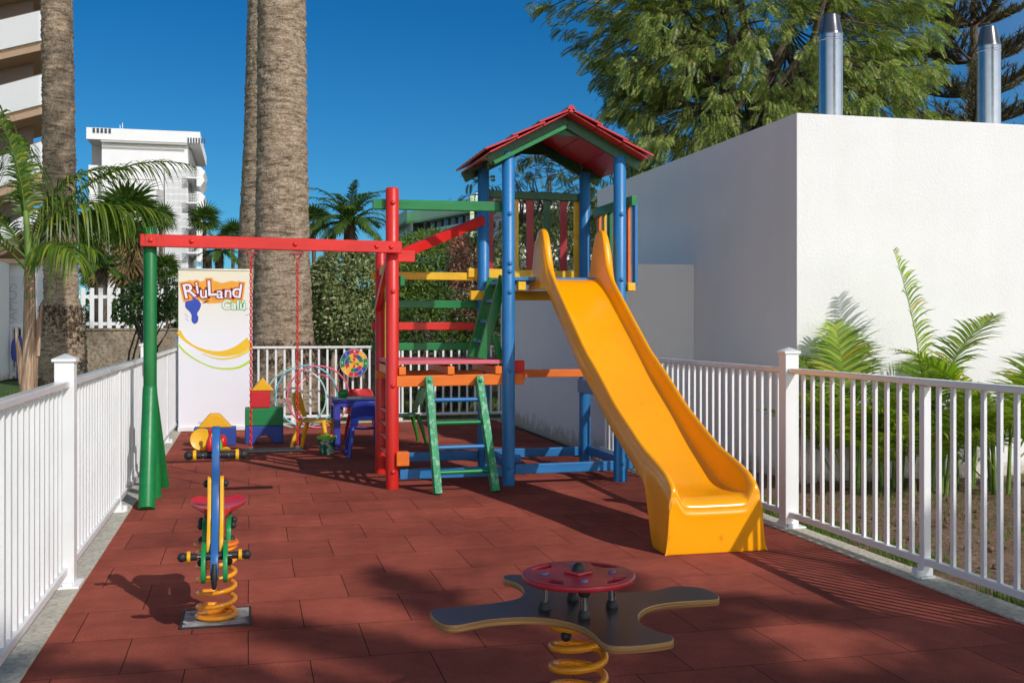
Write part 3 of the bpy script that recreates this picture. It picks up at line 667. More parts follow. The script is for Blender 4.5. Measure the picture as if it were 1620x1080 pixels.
gp = crom([(-.35, .26), (-.26, .235), (-.19, .28), (-.17, .36), (-.22, .41), (-.30, .40), (-.355, .34)], 6)
for s in (-1, 1): plate('fin_panel', [gp], .02, Matrix.Translation((s*.047, 0, 0)) @ YZ, M['hpl_green'], rk, .003)
gr = crom([(.0, .33), (.12, .32), (.30, .34), (.36, .40), (.30, .455), (.15, .46), (.02, .44)], 6)
for s in (-1, 1): plate('rear_panel', [gr], .022, Matrix.Translation((s*.055, 0, 0)) @ YZ, M['hpl_green'], rk, .003)
seat = crom([(.135, .50), (.05, .515), (-.0, .47), (-.05, .515), (-.135, .50)], 5, False)
def saddle():
    V = []; F = []; n = 15; k = 14
    for j in range(k+1):
        y = .10+.30*j/k; wv = .135*(.35+.65*math.sin(min(1, (j/k)*1.25+.12)*math.pi/2))*(1 if j < k-2 else (.96 if j == k-2 else (.88 if j == k-1 else .72)))
        for i in range(n+1):
            u = -1+2*i/n; V.append((u*wv, y, .505+.004*abs(u)-.012*math.cos(u*1.5)+.05*max(0, (j/k-.6))**1.2))
    for j in range(k):
        for i in range(n): a = j*(n+1)+i; F.append((a, a+1, a+n+2, a+n+1))
    m = MB(); m.add(V, F); o = m.build('saddle', M['hpl_red'] if 0 else paint('red_saddle', (.60, .02, .03), .3, .08, .05), rk, angle=180)
    bm_ = o.data; nv = len(V); n1 = n+1
    W_ = V+[(x*.97, y, z-.014-.062*max(0, 1-abs(-1+2*(i % n1)/n))**1.1*(1-.5*(i//n1)/k)) for i, (x, y, z) in enumerate(V)]
    F2 = F+[tuple(nv+q for q in f[::-1]) for f in F]
    for j in range(k): F2 += [(j*n1, (j+1)*n1, nv+(j+1)*n1, nv+j*n1), (j*n1+n, nv+j*n1+n, nv+(j+1)*n1+n, (j+1)*n1+n)]
    for i in range(n): F2 += [(i, nv+i, nv+i+1, i+1), (k*n1+i, k*n1+i+1, nv+k*n1+i+1, nv+k*n1+i)]
    me = bpy.data.meshes.new('saddle'); me.from_pydata(W_, [], F2); me.materials.append(o.data.materials[0]); me.polygons.foreach_set('use_smooth', [True]*len(me.polygons)); me.set_sharp_from_angle(angle=R(50)); o.data = me
saddle()
def handle(y, z, half, parent, bar_r=.011):
    m = MB(); m.tube([(-half+.02, y, z), (half-.02, y, z)], bar_r, 16); h = m.build('handlebar', M['steel'], parent)
    for s in (-1, 1):
        m = MB(); m.tube([(s*(half-.062), y, z), (s*(half-.004), y, z)], .0165, 16); m.ball((s*(half+.002), y, z), .021); m.tube([(s*.02, y, z), (s*.055, y, z)], .018, 14); m.build('grip', M['black'], h)
        m = MB(); m.tube([(s*(half-.034), y, z), (s*(half-.018), y, z)], [.026, .026], 20); m.build('grip_ring', M['hpl_yellow'], h, bevel=.003)
handle(-.075, .785, .122, rk); handle(-.30, .36, .137, rk)
def nut(p, parent):
    m = MB(); m.ball(p, .018, 14, (.9, 1, 1)); m.build('bolt_cap', M['black'], parent)
for s in (-1, 1):
    for (y, z, dx) in ((-.10, .655, .042), (-.24, .32, .062), (.06, .43, .075), (.20, .43, .078), (.30, .39, .07), (.02, .37, .07)): nut((s*dx, y, z), rk)
m = MB(); m.tube([(0, -.335, .33), (0, -.352, .29), (0, -.352, .24), (0, -.345, .222)], [.012, .013, .012, .008], 12); m.build('nose_grip', M['black'], rk)

# --- foreground rocker board
ZB = .46; cc = G(915, 965, ZB); 
rb = thing('spring_rocker', 'dark four-armed rocking board with round red table, in the foreground', 'spring rocker', 'spring rockers on the rubber floor', (cc.x, cc.y, 0))
out = [(825, 908.5), (806, 908), (796, 911), (799, 916), (812, 919), (824, 926), (829, 936), (822, 944), (806, 949), (776, 953.5), (735, 958), (695, 961), (683, 964), (681, 970), (688, 979), (702, 987), (722, 988.5), (748, 984), (775, 979), (815, 976), (850, 976), (885, 980), (917, 989), (938, 1001), (950, 1013), (965, 1020), (990, 1021), (1030, 1018), (1060, 1013.5), (1066, 1009), (1058, 1003), (1035, 996), (1016, 986), (1010, 975), (1016, 965), (1032, 957), (1060, 952), (1100, 949), (1132, 947), (1138, 943), (1130, 936), (1110, 929), (1085, 926.5), (1062, 927), (1040, 932), (1005, 935), (965, 936), (935, 930), (905, 918), (870, 911)]
lp = [(lambda q: (q.x-cc.x, q.y-cc.y))(G(px, py, ZB)) for px, py in out]; lp = crom(lp, 4)
TOPM = [M['board'], M['ply']]
o = plate('seat_board', [lp], .024, Matrix.Translation((0, 0, ZB-.012)), TOPM, rb, .0035)
me = o.data; me.polygons.foreach_set('material_index', [0 if abs(p.normal.z) > .9 else 1 for p in me.polygons])
for q in ((758, 0), ): pass
zt = .575; dc = G(915, 906, zt); dx, dy = dc.x-cc.x, dc.y-cc.y; dr = 90*dep(dc.x, dc.y)/FP
holes = []
for a in (38, 128, 218, 308):
    a0 = R(a); inner, outer, span = dr*.67, dr*.86, .34; arc = []
    for k in range(13): t = a0-span+2*span*k/12; arc.append((dx+outer*math.cos(t), dy+outer*math.sin(t)))
    for k in range(13): t = a0+span*.62-2*span*.62*k/12; rr_ = inner if 0 < k < 12 else inner+.03*dr; arc.append((dx+rr_*math.cos(t), dy+rr_*math.sin(t)))
    holes.append(arc[::-1])
tb = plate('table', [circ(dx, dy, dr, 72)]+holes, .020, Matrix.Translation((0, 0, zt-.010)), M['hpl_red'], rb, .006)
for k in range(4):
    a = R(-8+90*k); x, y = dx+dr*.60*math.cos(a), dy+dr*.60*math.sin(a)
    m = MB(); m.tube([(x, y, ZB), (x, y, zt-.018)], .0125, 18); l = m.build('leg', M['steel'], rb)
    m = MB(); m.lathe([(.020, 0), (.020, .012), (.014, .024)], 18, Matrix.Translation((x, y, ZB))); m.build('ferrule', M['black'], l)
    m = MB(); m.lathe([(.014, -.03), (.020, -.02), (.020, 0)], 18, Matrix.Translation((x, y, zt-.019))); m.build('ferrule', M['black'], l)
    m = MB(); m.lathe([(.0135, 0), (.0125, .004), (.004, .006)], 16, Matrix.Translation((x, y, zt))); m.build('screw', paint('blue_zinc', (.12, .14, .28), .3, .1) if k == 0 else bpy.data.materials['blue_zinc'], tb)
m = MB(); m.box((dx, dy, zt+.0045), (.07, .07, .009), Matrix.Rotation(.5, 3, 'Z')); m.build('centre_plate', paint('red_plate', (.50, .05, .06), .4, .1), tb, bevel=.004)
m = MB(); m.lathe([(.022, .009), (.022, .014), (.018, .026), (.008, .034), (.001, .035)], 18, Matrix.Translation((dx, dy, zt))); m.build('centre_knob', M['black'], tb)
m = MB(); m.box((0, 0, ZB-.036), (.14, .14, .02)); m.build('spring_plate', M['steel'], rb, bevel=.003)
m = MB(); m.ball((-.06, -.06, ZB-.062), .018); m.tube([(-.06, -.06, ZB-.03), (-.06, -.06, ZB-.07)], .012, 10); m.build('clamp_bolt', M['black'], rb)
m = MB(); coil(m, (0, 0), .087, .02, ZB-.04, 6.9, .0125, ph=1.0); m.build('spring', M['spring'], rb)
m = MB(); m.box((0, 0, .004), (.30, .30, .006)); m.build('base_plate', bpy.data.materials['galvanised_plate'], rb, bevel=.002)

# ================================================================= TOYS
def arch_block(name, label, cat, mat, px, py, wd, h, dp, r, grp=None, rz=0):
    g = G(px, py); o = thing(name, label, cat, grp, g, rz); m = MB()
    pts = [(-wd/2, 0), (-wd/2, h), (wd/2, h), (wd/2, 0)]
    if r:
        pts += [(r, 0)]+[(r*math.cos(math.pi*i/16), r*math.sin(math.pi*i/16)) for i in range(1, 16)]+[(-r, 0)]
    m.prism(pts, 0, dp, 'xz'); b = m.build('block', mat, o, bevel=.01, seg=3); return o
def solo(m, name, mat, label, cat, grp=None, loc=(0, 0, 0), **kw):
    o = m.build(name, mat, **kw); o.location = loc; return tag(o, label, cat, grp)
FB = 'soft foam play blocks'
def foam(pts, px, py, dp, mat, label, base, rz=0, z=0):
    g = G(px, py); m = MB(); m.prism(pts, 0, dp, 'xz'); return solo(m, 'foam_block', mat, label, 'foam block', FB, (g.x, g.y, z), bevel=.012, seg=3)
def rect(w_, h): return [(-w_/2, 0), (-w_/2, h), (w_/2, h), (w_/2, 0)]
def arch(w_, h, r): return rect(w_, h)+[(r*math.cos(math.pi*i/16), r*math.sin(math.pi*i/16)) for i in range(17)]
foam(arch(.47, .215, .11), 340, 706, .24, M['foam_blue'], 'blue foam block lying behind the bowling pins, under the yellow half hexagon', 0)
foam([(-.185, 0), (-.055, .155), (.055, .155), (.195, 0)], 339, 706, .2, M['foam_yellow'], 'yellow half hexagon foam block lying on the blue block before the banner', 0, z=.216)
foam(arch(.44, .21, .10), 418, 702, .26, M['foam_blue'], 'blue foam arch block at the bottom of the taller stack', 0)
foam(rect(.44, .21), 418, 702, .26, M['foam_green'], 'green foam block in the taller stack, on the blue arch', 0, z=.211)
foam(rect(.23, .20), 411.5, 702, .22, M['foam_red'], 'red foam cube on the green block', 0, z=.422)
foam([(-.135, 0), (0, .155), (.135, 0)], 415.5, 702, .22, M['foam_yellow'], 'yellow triangular foam prism, top of the taller stack', 0, z=.623)
def pin(px, py, mat, label, h=.27):
    g = G(px, py); m = MB(); s = h/.27
    m.lathe([(.024, 0), (.030, .004), (.043, .05), (.045, .085), (.035, .13), (.017, .175), (.013, .20), (.018, .225), (.021, .245), (.016, .263), (.004, .27)], 22, Matrix.Diagonal((s, s, s, 1)))
    solo(m, 'bowling_pin', mat, label, 'bowling pin', 'toy bowling pins', g)
pin(332, 716, M['p_red'], 'red plastic bowling pin beside the blue foam block'); pin(345, 717, M['p_lime'], 'lime green plastic bowling pin beside the blue foam block', .275)
def ball_toy(px, py, r, mat, label, sc=(1, 1, 1), dy=0):
    g = G(px, py); m = MB(); m.ball((0, 0, r*sc[2]), r, 24, sc); solo(m, 'toy_ball', mat, label, 'ball', None, g)
g = G(319, 713); m = MB(); Mx = Matrix.Translation((0, 0, .125)) @ Matrix.Rotation(R(78), 4, 'X')
m.lathe([(.0, .0), (.07, .0), (.12, .012), (.125, .02), (.118, .028), (.07, .016), (.0, .012)], 32, Mx); solo(m, 'toy_dish', M['p_yellow'], 'round yellow plastic dish standing on edge behind the red pin', 'toy dish', None, g)
ball_toy(357, 717, .045, M['p_yellow'], 'small amber ball right of the lime green pin', (1.2, 1, .8))
g = G(352, 712); m = MB(); m.ball((0, 0, .09), .075, 20, (.7, 1, 1.15)); solo(m, 'toy_ball', M['p_red'], 'red toy ball between the lime pin and the blue block', 'ball', None, g)

# hula hoops leaning on the back fence
def hoop(px, py, r, mat, label, lean=.08, yaw=0, tr=.011, y=14.75):
    c = W(px, py, y); m = MB(); pts = [(r*math.cos(2*math.pi*i/64), 0, r*math.sin(2*math.pi*i/64)) for i in range(64)]; m.tube(pts, tr, 8, closed=True)
    o = solo(m, 'hula_hoop', mat, label, 'hula hoop', 'hula hoops leaning on the back fence', (c.x, c.y, max(r+.0, c.z))); o.rotation_euler = (-lean, 0, yaw); return o
hoop(504, 632, .42, M['p_pink'], 'pink hula hoop, rightmost of the hoops', .1, .1)
hoop(469, 633, .40, M['p_teal'], 'pale turquoise hula hoop, leftmost of the hoops', .12, -.05, y=14.85)
hoop(485, 632, .42, M['p_cyan'], 'blue hula hoop, at the centre of the hoops', .09, .05, y=14.95)
hoop(503, 632, .355, M['p_pink'], 'smaller pink hula hoop inside the others', .06, .5, .010, y=15.05)
# dartboard hung on the fence
c = W(560, 574, 15.33); db = thing('dartboard', 'round multicoloured target board with numbered rings, hung on the back fence', 'target board', None, c)
def ring(name, r0, r1, n, cols, y, off=0):
    m = MB(); ms = [M[k] for k in cols]
    for i in range(n):
        a0, a1 = 2*math.pi*i/n+off, 2*math.pi*(i+1)/n+off; k = 8; vs = []
        for t in range(k+1): a = a0+(a1-a0)*t/k; vs += [(r0*math.cos(a), y, r0*math.sin(a)), (r1*math.cos(a), y, r1*math.sin(a))]
        m.add(vs, [(2*t, 2*t+1, 2*t+3, 2*t+2) for t in range(k)], i % len(cols))
    m.build(name, ms, db)
m = MB(); m.lathe([(.0, -.012), (.200, -.012), (.204, 0), (.200, .012), (0, .012)], 48, Matrix.Rotation(R(90), 4, 'X')); m.build('disc', M['foam_blue'], db)
ring('outer_ring', .138, .198, 8, ('foam_yellow', 'foam_red', 'foam_blue', 'foam_green'), -.014, .35)
ring('inner_ring', .075, .130, 12, ('foam_green', 'foam_blue', 'foam_red', 'foam_yellow'), -.014, .1)
ring('centre', .001, .068, 10, ('foam_yellow', 'foam_yellow', 'foam_red', 'foam_yellow', 'foam_green'), -.014)
m = MB()
for r_ in (.134, .0715, .1985): 
    pts = [(r_*math.cos(2*math.pi*i/48), -.014, r_*math.sin(2*math.pi*i/48)) for i in range(48)]; m.tube(pts, .0022, 5, closed=True)
m.build('ring_line', M['white'], db)
def text_mesh(parent, name, s, size, M4, mat, off=0, ext=.0006, shear=0, bold=0):
    cu = bpy.data.curves.new(name, 'FONT'); cu.body = s; cu.size = size; cu.align_x = 'CENTER'; cu.align_y = 'CENTER'; cu.offset = off; cu.extrude = ext; cu.shear = shear
    if off > .004: cu.bevel_depth = 0
    tmp = bpy.data.objects.new('tmp', cu); col.objects.link(tmp); bpy.context.view_layer.update()
    me = bpy.data.meshes.new_from_object(tmp.evaluated_get(bpy.context.evaluated_depsgraph_get())); bpy.data.objects.remove(tmp); me.name = name; me.transform(M4)
    me.materials.clear(); me.materials.append(mat); o = bpy.data.objects.new(name, me); col.objects.link(o); o.parent = parent; return o
XZ = Matrix(((1, 0, 0, 0), (0, 0, 1, 0), (0, 1, 0, 0), (0, 0, 0, 1)))      # text plane -> facing -y (x right, z up)
XZ = Matrix(((1, 0, 0, 0), (0, 0, -1, 0), (0, 1, 0, 0), (0, 0, 0, 1)))
for i, n_ in enumerate('38165274'):
    a = 2*math.pi*(i+.5)/8+.35; text_mesh(db, 'numeral', n_, .05, Matrix.Translation((.168*math.cos(a), -.016, .168*math.sin(a))) @ XZ, M['white'])

# table, chairs, bucket
tx0, tx1, ty0, ty1, tz = .885, 1.50, 11.92, 12.50, .565
tb_ = thing('play_table', 'small square violet blue plastic table among the little chairs', 'table')
m = MB(); m.box(((tx0+tx1)/2, (ty0+ty1)/2, tz-.015), (tx1-tx0, ty1-ty0, .03)); m.box(((tx0+tx1)/2, (ty0+ty1)/2, tz-.055), (tx1-tx0-.04, ty1-ty0-.04, .06)); m.build('tabletop', M['p_violet'], tb_, bevel=.012, seg=3)
m = MB(); m.box((tx0+.20, (ty0+ty1)/2-.05, tz+.003), (.30, .3, .006)); m.build('play_mat', M['p_teal'], tb_, bevel=.002)
for x in (tx0+.06, tx1-.06):
    for y in (ty0+.05, ty1-.05): m = MB(); m.bar((x, y, tz-.04), (x, y, 0), .07, .07, (0, 1, 0)); m.build('leg', M['p_violet'], tb_, bevel=.01)
g = Vector((wx(543, 12.2), 12.2, tz)); m = MB(); m.ball((0, 0, .052), .055, 20, (1.15, 1, .95)); solo(m, 'toy_ball', M['p_green'], 'green ball resting on the violet table', 'ball', None, g)
def chair(label, mat, x, y, rz, s=1.0):
    o = thing('toy_chair', label, 'chair', 'small plastic chairs', (x, y, 0), rz); o.scale = (s, s, s)
    # faces +y ; back at -y
    n = 12; V = []; F = []; k = 16
    def shell(name, prof, wf, hole=None, th=.014):
        V = []; F = []; rows = len(prof)
        for j, (y_, z_) in enumerate(prof):
            for i in range(n+1):
                u = -1+2*i/n; V.append((u*wf(j/(rows-1)), y_-(.035*(1-u*u) if name == 'backrest' else 0), z_-(.015*(1-u*u) if name == 'seat' else 0)))
        for j in range(rows-1):
            for i in range(n):
                if hole and hole[0] <= j < hole[1] and hole[2] <= i < hole[3]: continue
                a = j*(n+1)+i; F.append((a, a+1, a+n+2, a+n+1))
        m = MB(); m.add(V, F); q = m.build(name, mat, o, angle=180)
        so = q.modifiers.new('t', 'SOLIDIFY'); so.thickness = th; so.offset = 0; sb_ = q.modifiers.new('s', 'SUBSURF'); sb_.levels = 1; sb_.render_levels = 2
    shell('seat', [(.17, .285), (.165, .30), (.14, .31), (.05, .31), (-.05, .31), (-.11, .315), (-.14, .335)], lambda t: .165 if t > .2 else .155)
    shell('backrest', [(-.13, .335), (-.145, .37), (-.155, .41), (-.165, .45), (-.175, .50), (-.185, .545), (-.192, .585), (-.197, .60)], lambda t: (.165 if t < .6 else .165-.04*(t-.6)/.4) if t < .95 else .105, (0, 2, 3, n-3))
    for sx in (-1, 1):
        for (y0, y1) in ((.13, .19), (-.11, -.20)):
            m = MB(); m.tube([(sx*.135, y0, .315), (sx*.165, y0+(y1-y0)*.6, .15), (sx*.185, y1, 0)], [.024, .021, .018], 10); m.build('leg', mat, o, angle=60)
    return o
chair('blue plastic child chair drawn up in front of the violet table', M['p_blue'], wx(577, 11.35), 11.35, .0)
chair('red plastic child chair behind the violet table', M['p_red'], wx(574, 12.95), 12.95, math.pi+.05, 1.02)
chair('yellow plastic child chair left of the violet table', M['p_yellow'], wx(498, 12.0), 12.0, -math.pi/2-.35, 1.08)
chair('green plastic child chair right of the table, seen from the side', M['p_green'], wx(640, 12.5), 12.5, math.pi/2+.1, 1.08)
g = G(517, 718); bk = thing('toy_bucket', 'small dark patterned bucket with bright green rim, full of toys, beside the yellow chair', 'bucket', None, g)
def bucket_mat():
    m, t, b = newmat('printed_bucket'); v = coords(t); n = noisef(t, v, 14, 3)
    t.links.new(ramp(t, n, [(.3, (.01, .03, .04)), (.48, (.02, .10, .09)), (.56, (.10, .35, .25)), (.62, (.5, .55, .3)), (.7, (.03, .05, .12))]), b.inputs['Base Color']); b.inputs['Roughness'].default_value = .35; return m
m = MB(); m.lathe([(.070, 0), (.075, .004), (.100, .19), (.096, .19), (.07, .01)], 28); m.build('pail', bucket_mat(), bk)
m = MB(); m.lathe([(.098, .165), (.108, .17), (.110, .195), (.104, .20), (.096, .195)], 28); m.build('rim', M['p_lime'], bk)
for i, (dx_, dy_, mt) in enumerate(((-.045, 0, 'p_yellow'), (.04, .02, 'p_red'), (.0, -.04, 'p_lime'), (.02, .05, 'p_yellow'))):
    m = MB(); m.ball((dx_, dy_, .185), .038, 12); m.build('toy', M[mt], bk)

# ================================================================= BANNER
bx0, bx1, by = -.905, .035, 14.55; bz = wz(425, -.4, by); bw = bx1-bx0; bc = (bx0+bx1)/2
bn = thing('pull_up_banner', 'tall white roll-up banner with RiuLand Calú lettering, behind the foam blocks', 'banner', None, (bc, by, 0))
def banner_mat():
    m, t, b = newmat('printed_banner'); tc = t.nodes.new('ShaderNodeTexCoord'); sp = t.nodes.new('ShaderNodeSeparateXYZ'); t.links.new(tc.outputs['Object'], sp.inputs[0])
    c = ramp(t, sp.outputs['Z'], [(.0, (.74, .73, .80)), (1.0, (.80, .79, .84))])
    r_ = t.nodes.new('ShaderNodeMapRange'); r_.inputs[1].default_value = 1.2; r_.inputs[2].default_value = 2.1; t.links.new(sp.outputs['Z'], r_.inputs[0])
    c = mixc(t, r_.outputs[0], (.80, .79, .84), (.82, .74, .55)); t.links.new(c, b.inputs['Base Color']); b.inputs['Roughness'].default_value = .45; return m
m = MB(); m.box((0, 0, bz/2), (bw, .004, bz-.05)); m.build('printed_sheet', banner_mat(), bn)
m = MB(); m.box((0, 0, bz-.012), (bw+.01, .022, .026)); m.build('top_bar', M['steel'], bn, bevel=.004)
m = MB(); m.box((0, .02, .035), (bw+.02, .12, .06)); m.build('base', M['pvc_white'], bn, bevel=.01)
def bp(px, py): return ((wx(px, by)-bc), wz(py, wx(px, by), by))
def flat(name, pts, y, mat, k=6, closed=True):
    pts = crom([bp(*p) for p in pts], k, closed); return plate(name, [pts], .0016, Matrix.Translation((0, y, 0)) @ XZ, mat, bn, .0003)
inks = {k: paint('ink_'+k, c, .5, .03, 0) for k, c in dict(orange=(.86, .36, .03), maroon=(.33, .02, .05), white=(.82, .80, .84), green=(.25, .58, .22), amber=(.83, .50, .02), lime=(.50, .68, .04), blue=(.03, .07, .42), grey=(.30, .30, .36), pale=(.80, .62, .10)).items()}
def band2(ctr, wd, y, mat):
    c = [Vector(bp(*p)) for p in crom(ctr, 6, False)]; n = len(c); L_ = []; R__ = []
    for i, p in enumerate(c):
        t = (c[min(i+1, n-1)]-c[max(i-1, 0)]).normalized(); nn = Vector((-t.y, t.x)); w_ = interp(wd, i/(n-1)); L_.append(p+nn*w_); R__.append(p-nn*w_)
    plate('swoosh', [[tuple(q) for q in L_+R__[::-1]]], .0016, Matrix.Translation((0, y, 0)) @ XZ, mat, bn, .0003)
band2([(282.5, 524), (292, 537), (310, 549), (332, 557), (354, 559), (376, 553), (396, 541)], [(0, .030), (.3, .012), (.6, .03), (1, .075)], -.003, inks['amber'])
band2([(320, 559), (340, 566), (358, 567), (378, 562), (396, 552)], [(0, .004), (1, .022)], -.0045, inks['pale'])
band2([(282.5, 545), (292, 556), (312, 570), (338, 581), (362, 583), (380, 580), (396, 571)], [(0, .014), (.4, .008), (1, .018)], -.003, inks['lime'])
letters = [('R', 299, 461, .24, 12), ('i', 312, 456, .20, 8), ('u', 322, 463, .20, 2), ('L', 335.5, 457, .26, 3), ('a', 348, 464, .19, -2), ('n', 361, 463, .19, -3), ('d', 375, 461, .24, -8)]
for nm, ink, off, y in (('lettering_glow', 'orange', .038, -.0035), ('lettering_outline', 'maroon', .017, -.0050), ('lettering', 'white', .002, -.0065)):
    for ch, px, py, sz, rot in letters:
        x, z = bp(px, py); text_mesh(bn, nm, ch, sz*1.12, Matrix.Translation((x, y, z)) @ XZ @ Matrix.Rotation(R(rot), 4, 'Z'), inks[ink], off)
for nm, ink, off, y in (('lettering_outline', 'green', .013, -.005), ('lettering', 'white', .002, -.0065)):
    x, z = bp(370, 483); text_mesh(bn, nm, 'Calú', .165, Matrix.Translation((x, y, z)) @ XZ, inks[ink], off)
cap = [(295, 482), (300, 477), (310, 476), (316, 480), (313, 490), (311, 503), (306, 510), (301, 507), (302, 498), (296, 492)]
band2([(291, 461), (300, 462), (315, 460), (330, 461), (348, 463), (366, 463), (383, 461)], [(0, .10), (.15, .17), (.35, .12), (.5, .16), (.7, .13), (.85, .16), (1, .12)], -.0028, inks['orange'])
cap = [(294, 487), (293, 480), (297, 473), (305, 471), (313, 474), (318, 481), (316, 489), (312, 496), (314, 503), (312, 510), (307, 512), (303, 507), (303, 499), (300, 493)]
flat('cap_print', cap, -.003, inks['blue'])
for ln in ([(292, 496), (298, 502)], [(293, 503), (299, 508)], [(386, 492), (392, 487)], [(388, 499), (394, 497)]):
    a, b_ = bp(*ln[0]), bp(*ln[1]); m = MB(); m.bar((a[0], -.0035, a[1]), (b_[0], -.0035, b_[1]), .001, .004, (0, 0, 1)); m.build('print_stroke', inks['blue'], bn)
x, z = bp(338, 668); text_mesh(bn, 'small_print', 'RIU HOTELS & RESORTS', .036, Matrix.Translation((x, -.0035, z)) @ XZ, inks['grey'])
# ================================================================= FOLIAGE KIT
def strip_leaf(p, d, up, L, w_, droop, seg=3):
    """one drooping blade: returns verts, faces"""
    d = Vector(d).normalized(); s = d.cross(Vector(up)).normalized(); V = []; 
    for i in range(seg+1):
        t = i/seg; ww = w_*(.55+.45*math.sin(min(1, t*1.6+.2)*math.pi*.5))*(1-t**2.2)*1.0+.0006
        q = Vector(p)+d*(L*t*(1-.25*droop*t))+Vector((0, 0, -1))*(L*droop*t*t); V += [q-s*ww/2, q+s*ww/2]
    return V, [(2*i, 2*i+1, 2*i+3, 2*i+2) for i in range(seg)]
def frond_geo(base, direction, L, elev0, curl, leaf, nl=34, lw=.018, vdrop=.5, seg=3, t0=.18, twist=0, rachis=.011, rnd=random, fw=.9):
    """pinnate frond: rachis arcs from elev0 downwards by curl (radians) along its length"""
    V = []; F = []; p = Vector(base); a = direction; e = elev0; N = 22; pts = [p.copy()]; tans = []
    for i in range(N):
        t = i/N; e2 = e-curl*(t**1.3); dv = Vector((math.cos(a)*math.cos(e2), math.sin(a)*math.cos(e2), math.sin(e2))); tans.append(dv); p = p+dv*(L/N); pts.append(p.copy())
    tans.append(tans[-1])
    mb = MB(); mb.tube(pts, [rachis*(1-.85*i/N) for i in range(N+1)], 5, cap=False); V += mb.v; F += mb.f
    for k in range(nl):
        t = t0+(1-t0)*(k+.5)/nl; x = t*N; i = min(int(x), N-1); q = pts[i].lerp(pts[i+1], x-i); T = tans[i]
        side = T.cross(Vector((0, 0, 1))).normalized(); upv = side.cross(T).normalized()
        ll = leaf*(.45+.55*math.sin(math.pi*min(1, (t-t0)/(1-t0)*.85+.18)))*(1-.35*max(0, (t-.8)/.2))
        for s in (-1, 1):
            fa = fw-.40*t+rnd.uniform(-.08, .08); d = T*math.cos(fa)+side*s*math.sin(fa)+upv*(.28+rnd.uniform(-.12, .12)+twist*s)
            v, f = strip_leaf(q, d, upv, ll*rnd.uniform(.88, 1.08), lw*rnd.uniform(.8, 1.15), vdrop*rnd.uniform(.7, 1.3), seg); o = len(V); V += v; F += [tuple(j+o for j in g_) for g_ in f]
    return V, F
def fan_tpl(nb=22, span=4.2, L=1.0, pet=.55, drp=.35, w_=.075):
    V = []; F = []
    V += [(0, -.012, 0), (0, .012, 0), (pet, .012, .02), (pet, -.012, .02)]; F.append((0, 1, 2, 3))
    for i in range(nb):
        a = -span/2+span*i/(nb-1); c, s = math.cos(a), math.sin(a); l = L*(.78+.22*math.cos(a*.5)); o = len(V); w2 = w_
        for t, ww in ((.04, .012), (.45, w2), (.75, w2*.6), (1.0, .004)):
            x, y, z = pet+c*l*t, s*l*t, -drp*l*t**2.2*(1 if t < .9 else 1.25)+.05*math.sin(i*1.9)*t; V += [(x+s*ww/2, y-c*ww/2, z), (x-s*ww/2, y+c*ww/2, z)]
        F += [(o+2*k, o+2*k+1, o+2*k+3, o+2*k+2) for k in range(3)]
    return np.array(V), np.array(F)
def pinna_tpl(n=12, ll=.36, lw=.10, arch_=.22):
    V = []; F = []
    V += [(0, -.006, 0), (0, .006, 0), (1, .004, -arch_), (1, -.004, -arch_)]; F.append((0, 1, 2, 3))
    for i in range(n):
        t = .12+.88*i/(n-1); l = ll*(.55+.45*math.sin(math.pi*(t*.8+.15))); z = -arch_*t*t
        for s in (-1, 1):
            o = len(V); dx, dy = .5, .86*s; V += [(t, 0, z), (t+dx*l*.5-.5*lw*.86, dy*l*.5, z-.02), (t+dx*l, dy*l, z-.10*l/ll*.5), (t+dx*l*.5+.5*lw*.86, dy*l*.5, z-.02)]; F.append((o, o+1, o+2, o+3))
    return np.array(V), np.array(F)
def leaf_tpl():
    return np.array([(0, 0, 0), (.35, -.22, .03), (1, 0, -.05), (.35, .22, .03)]), np.array([(0, 1, 2, 3)])
def noise3(P, s): return np.array([noise.noise(Vector(p)*s) for p in P])
def limb(m, p0, p1, r0, r1, wob=.1, k=6, n=9):
    p0, p1 = Vector(p0), Vector(p1); L = (p1-p0).length; pts = []
    for i in range(k+1):
        t = i/k; w_ = wob*L*math.sin(t*math.pi); pts.append(p0.lerp(p1, t)+Vector((noise.noise(p0*3+Vector((t*2, 0, 0))), noise.noise(p0*3+Vector((0, t*2, 5))), noise.noise(p0*3+Vector((0, 7, t*2)))))*w_)
    m.tube(pts, [r0+(r1-r0)*i/k for i in range(k+1)], n); return pts
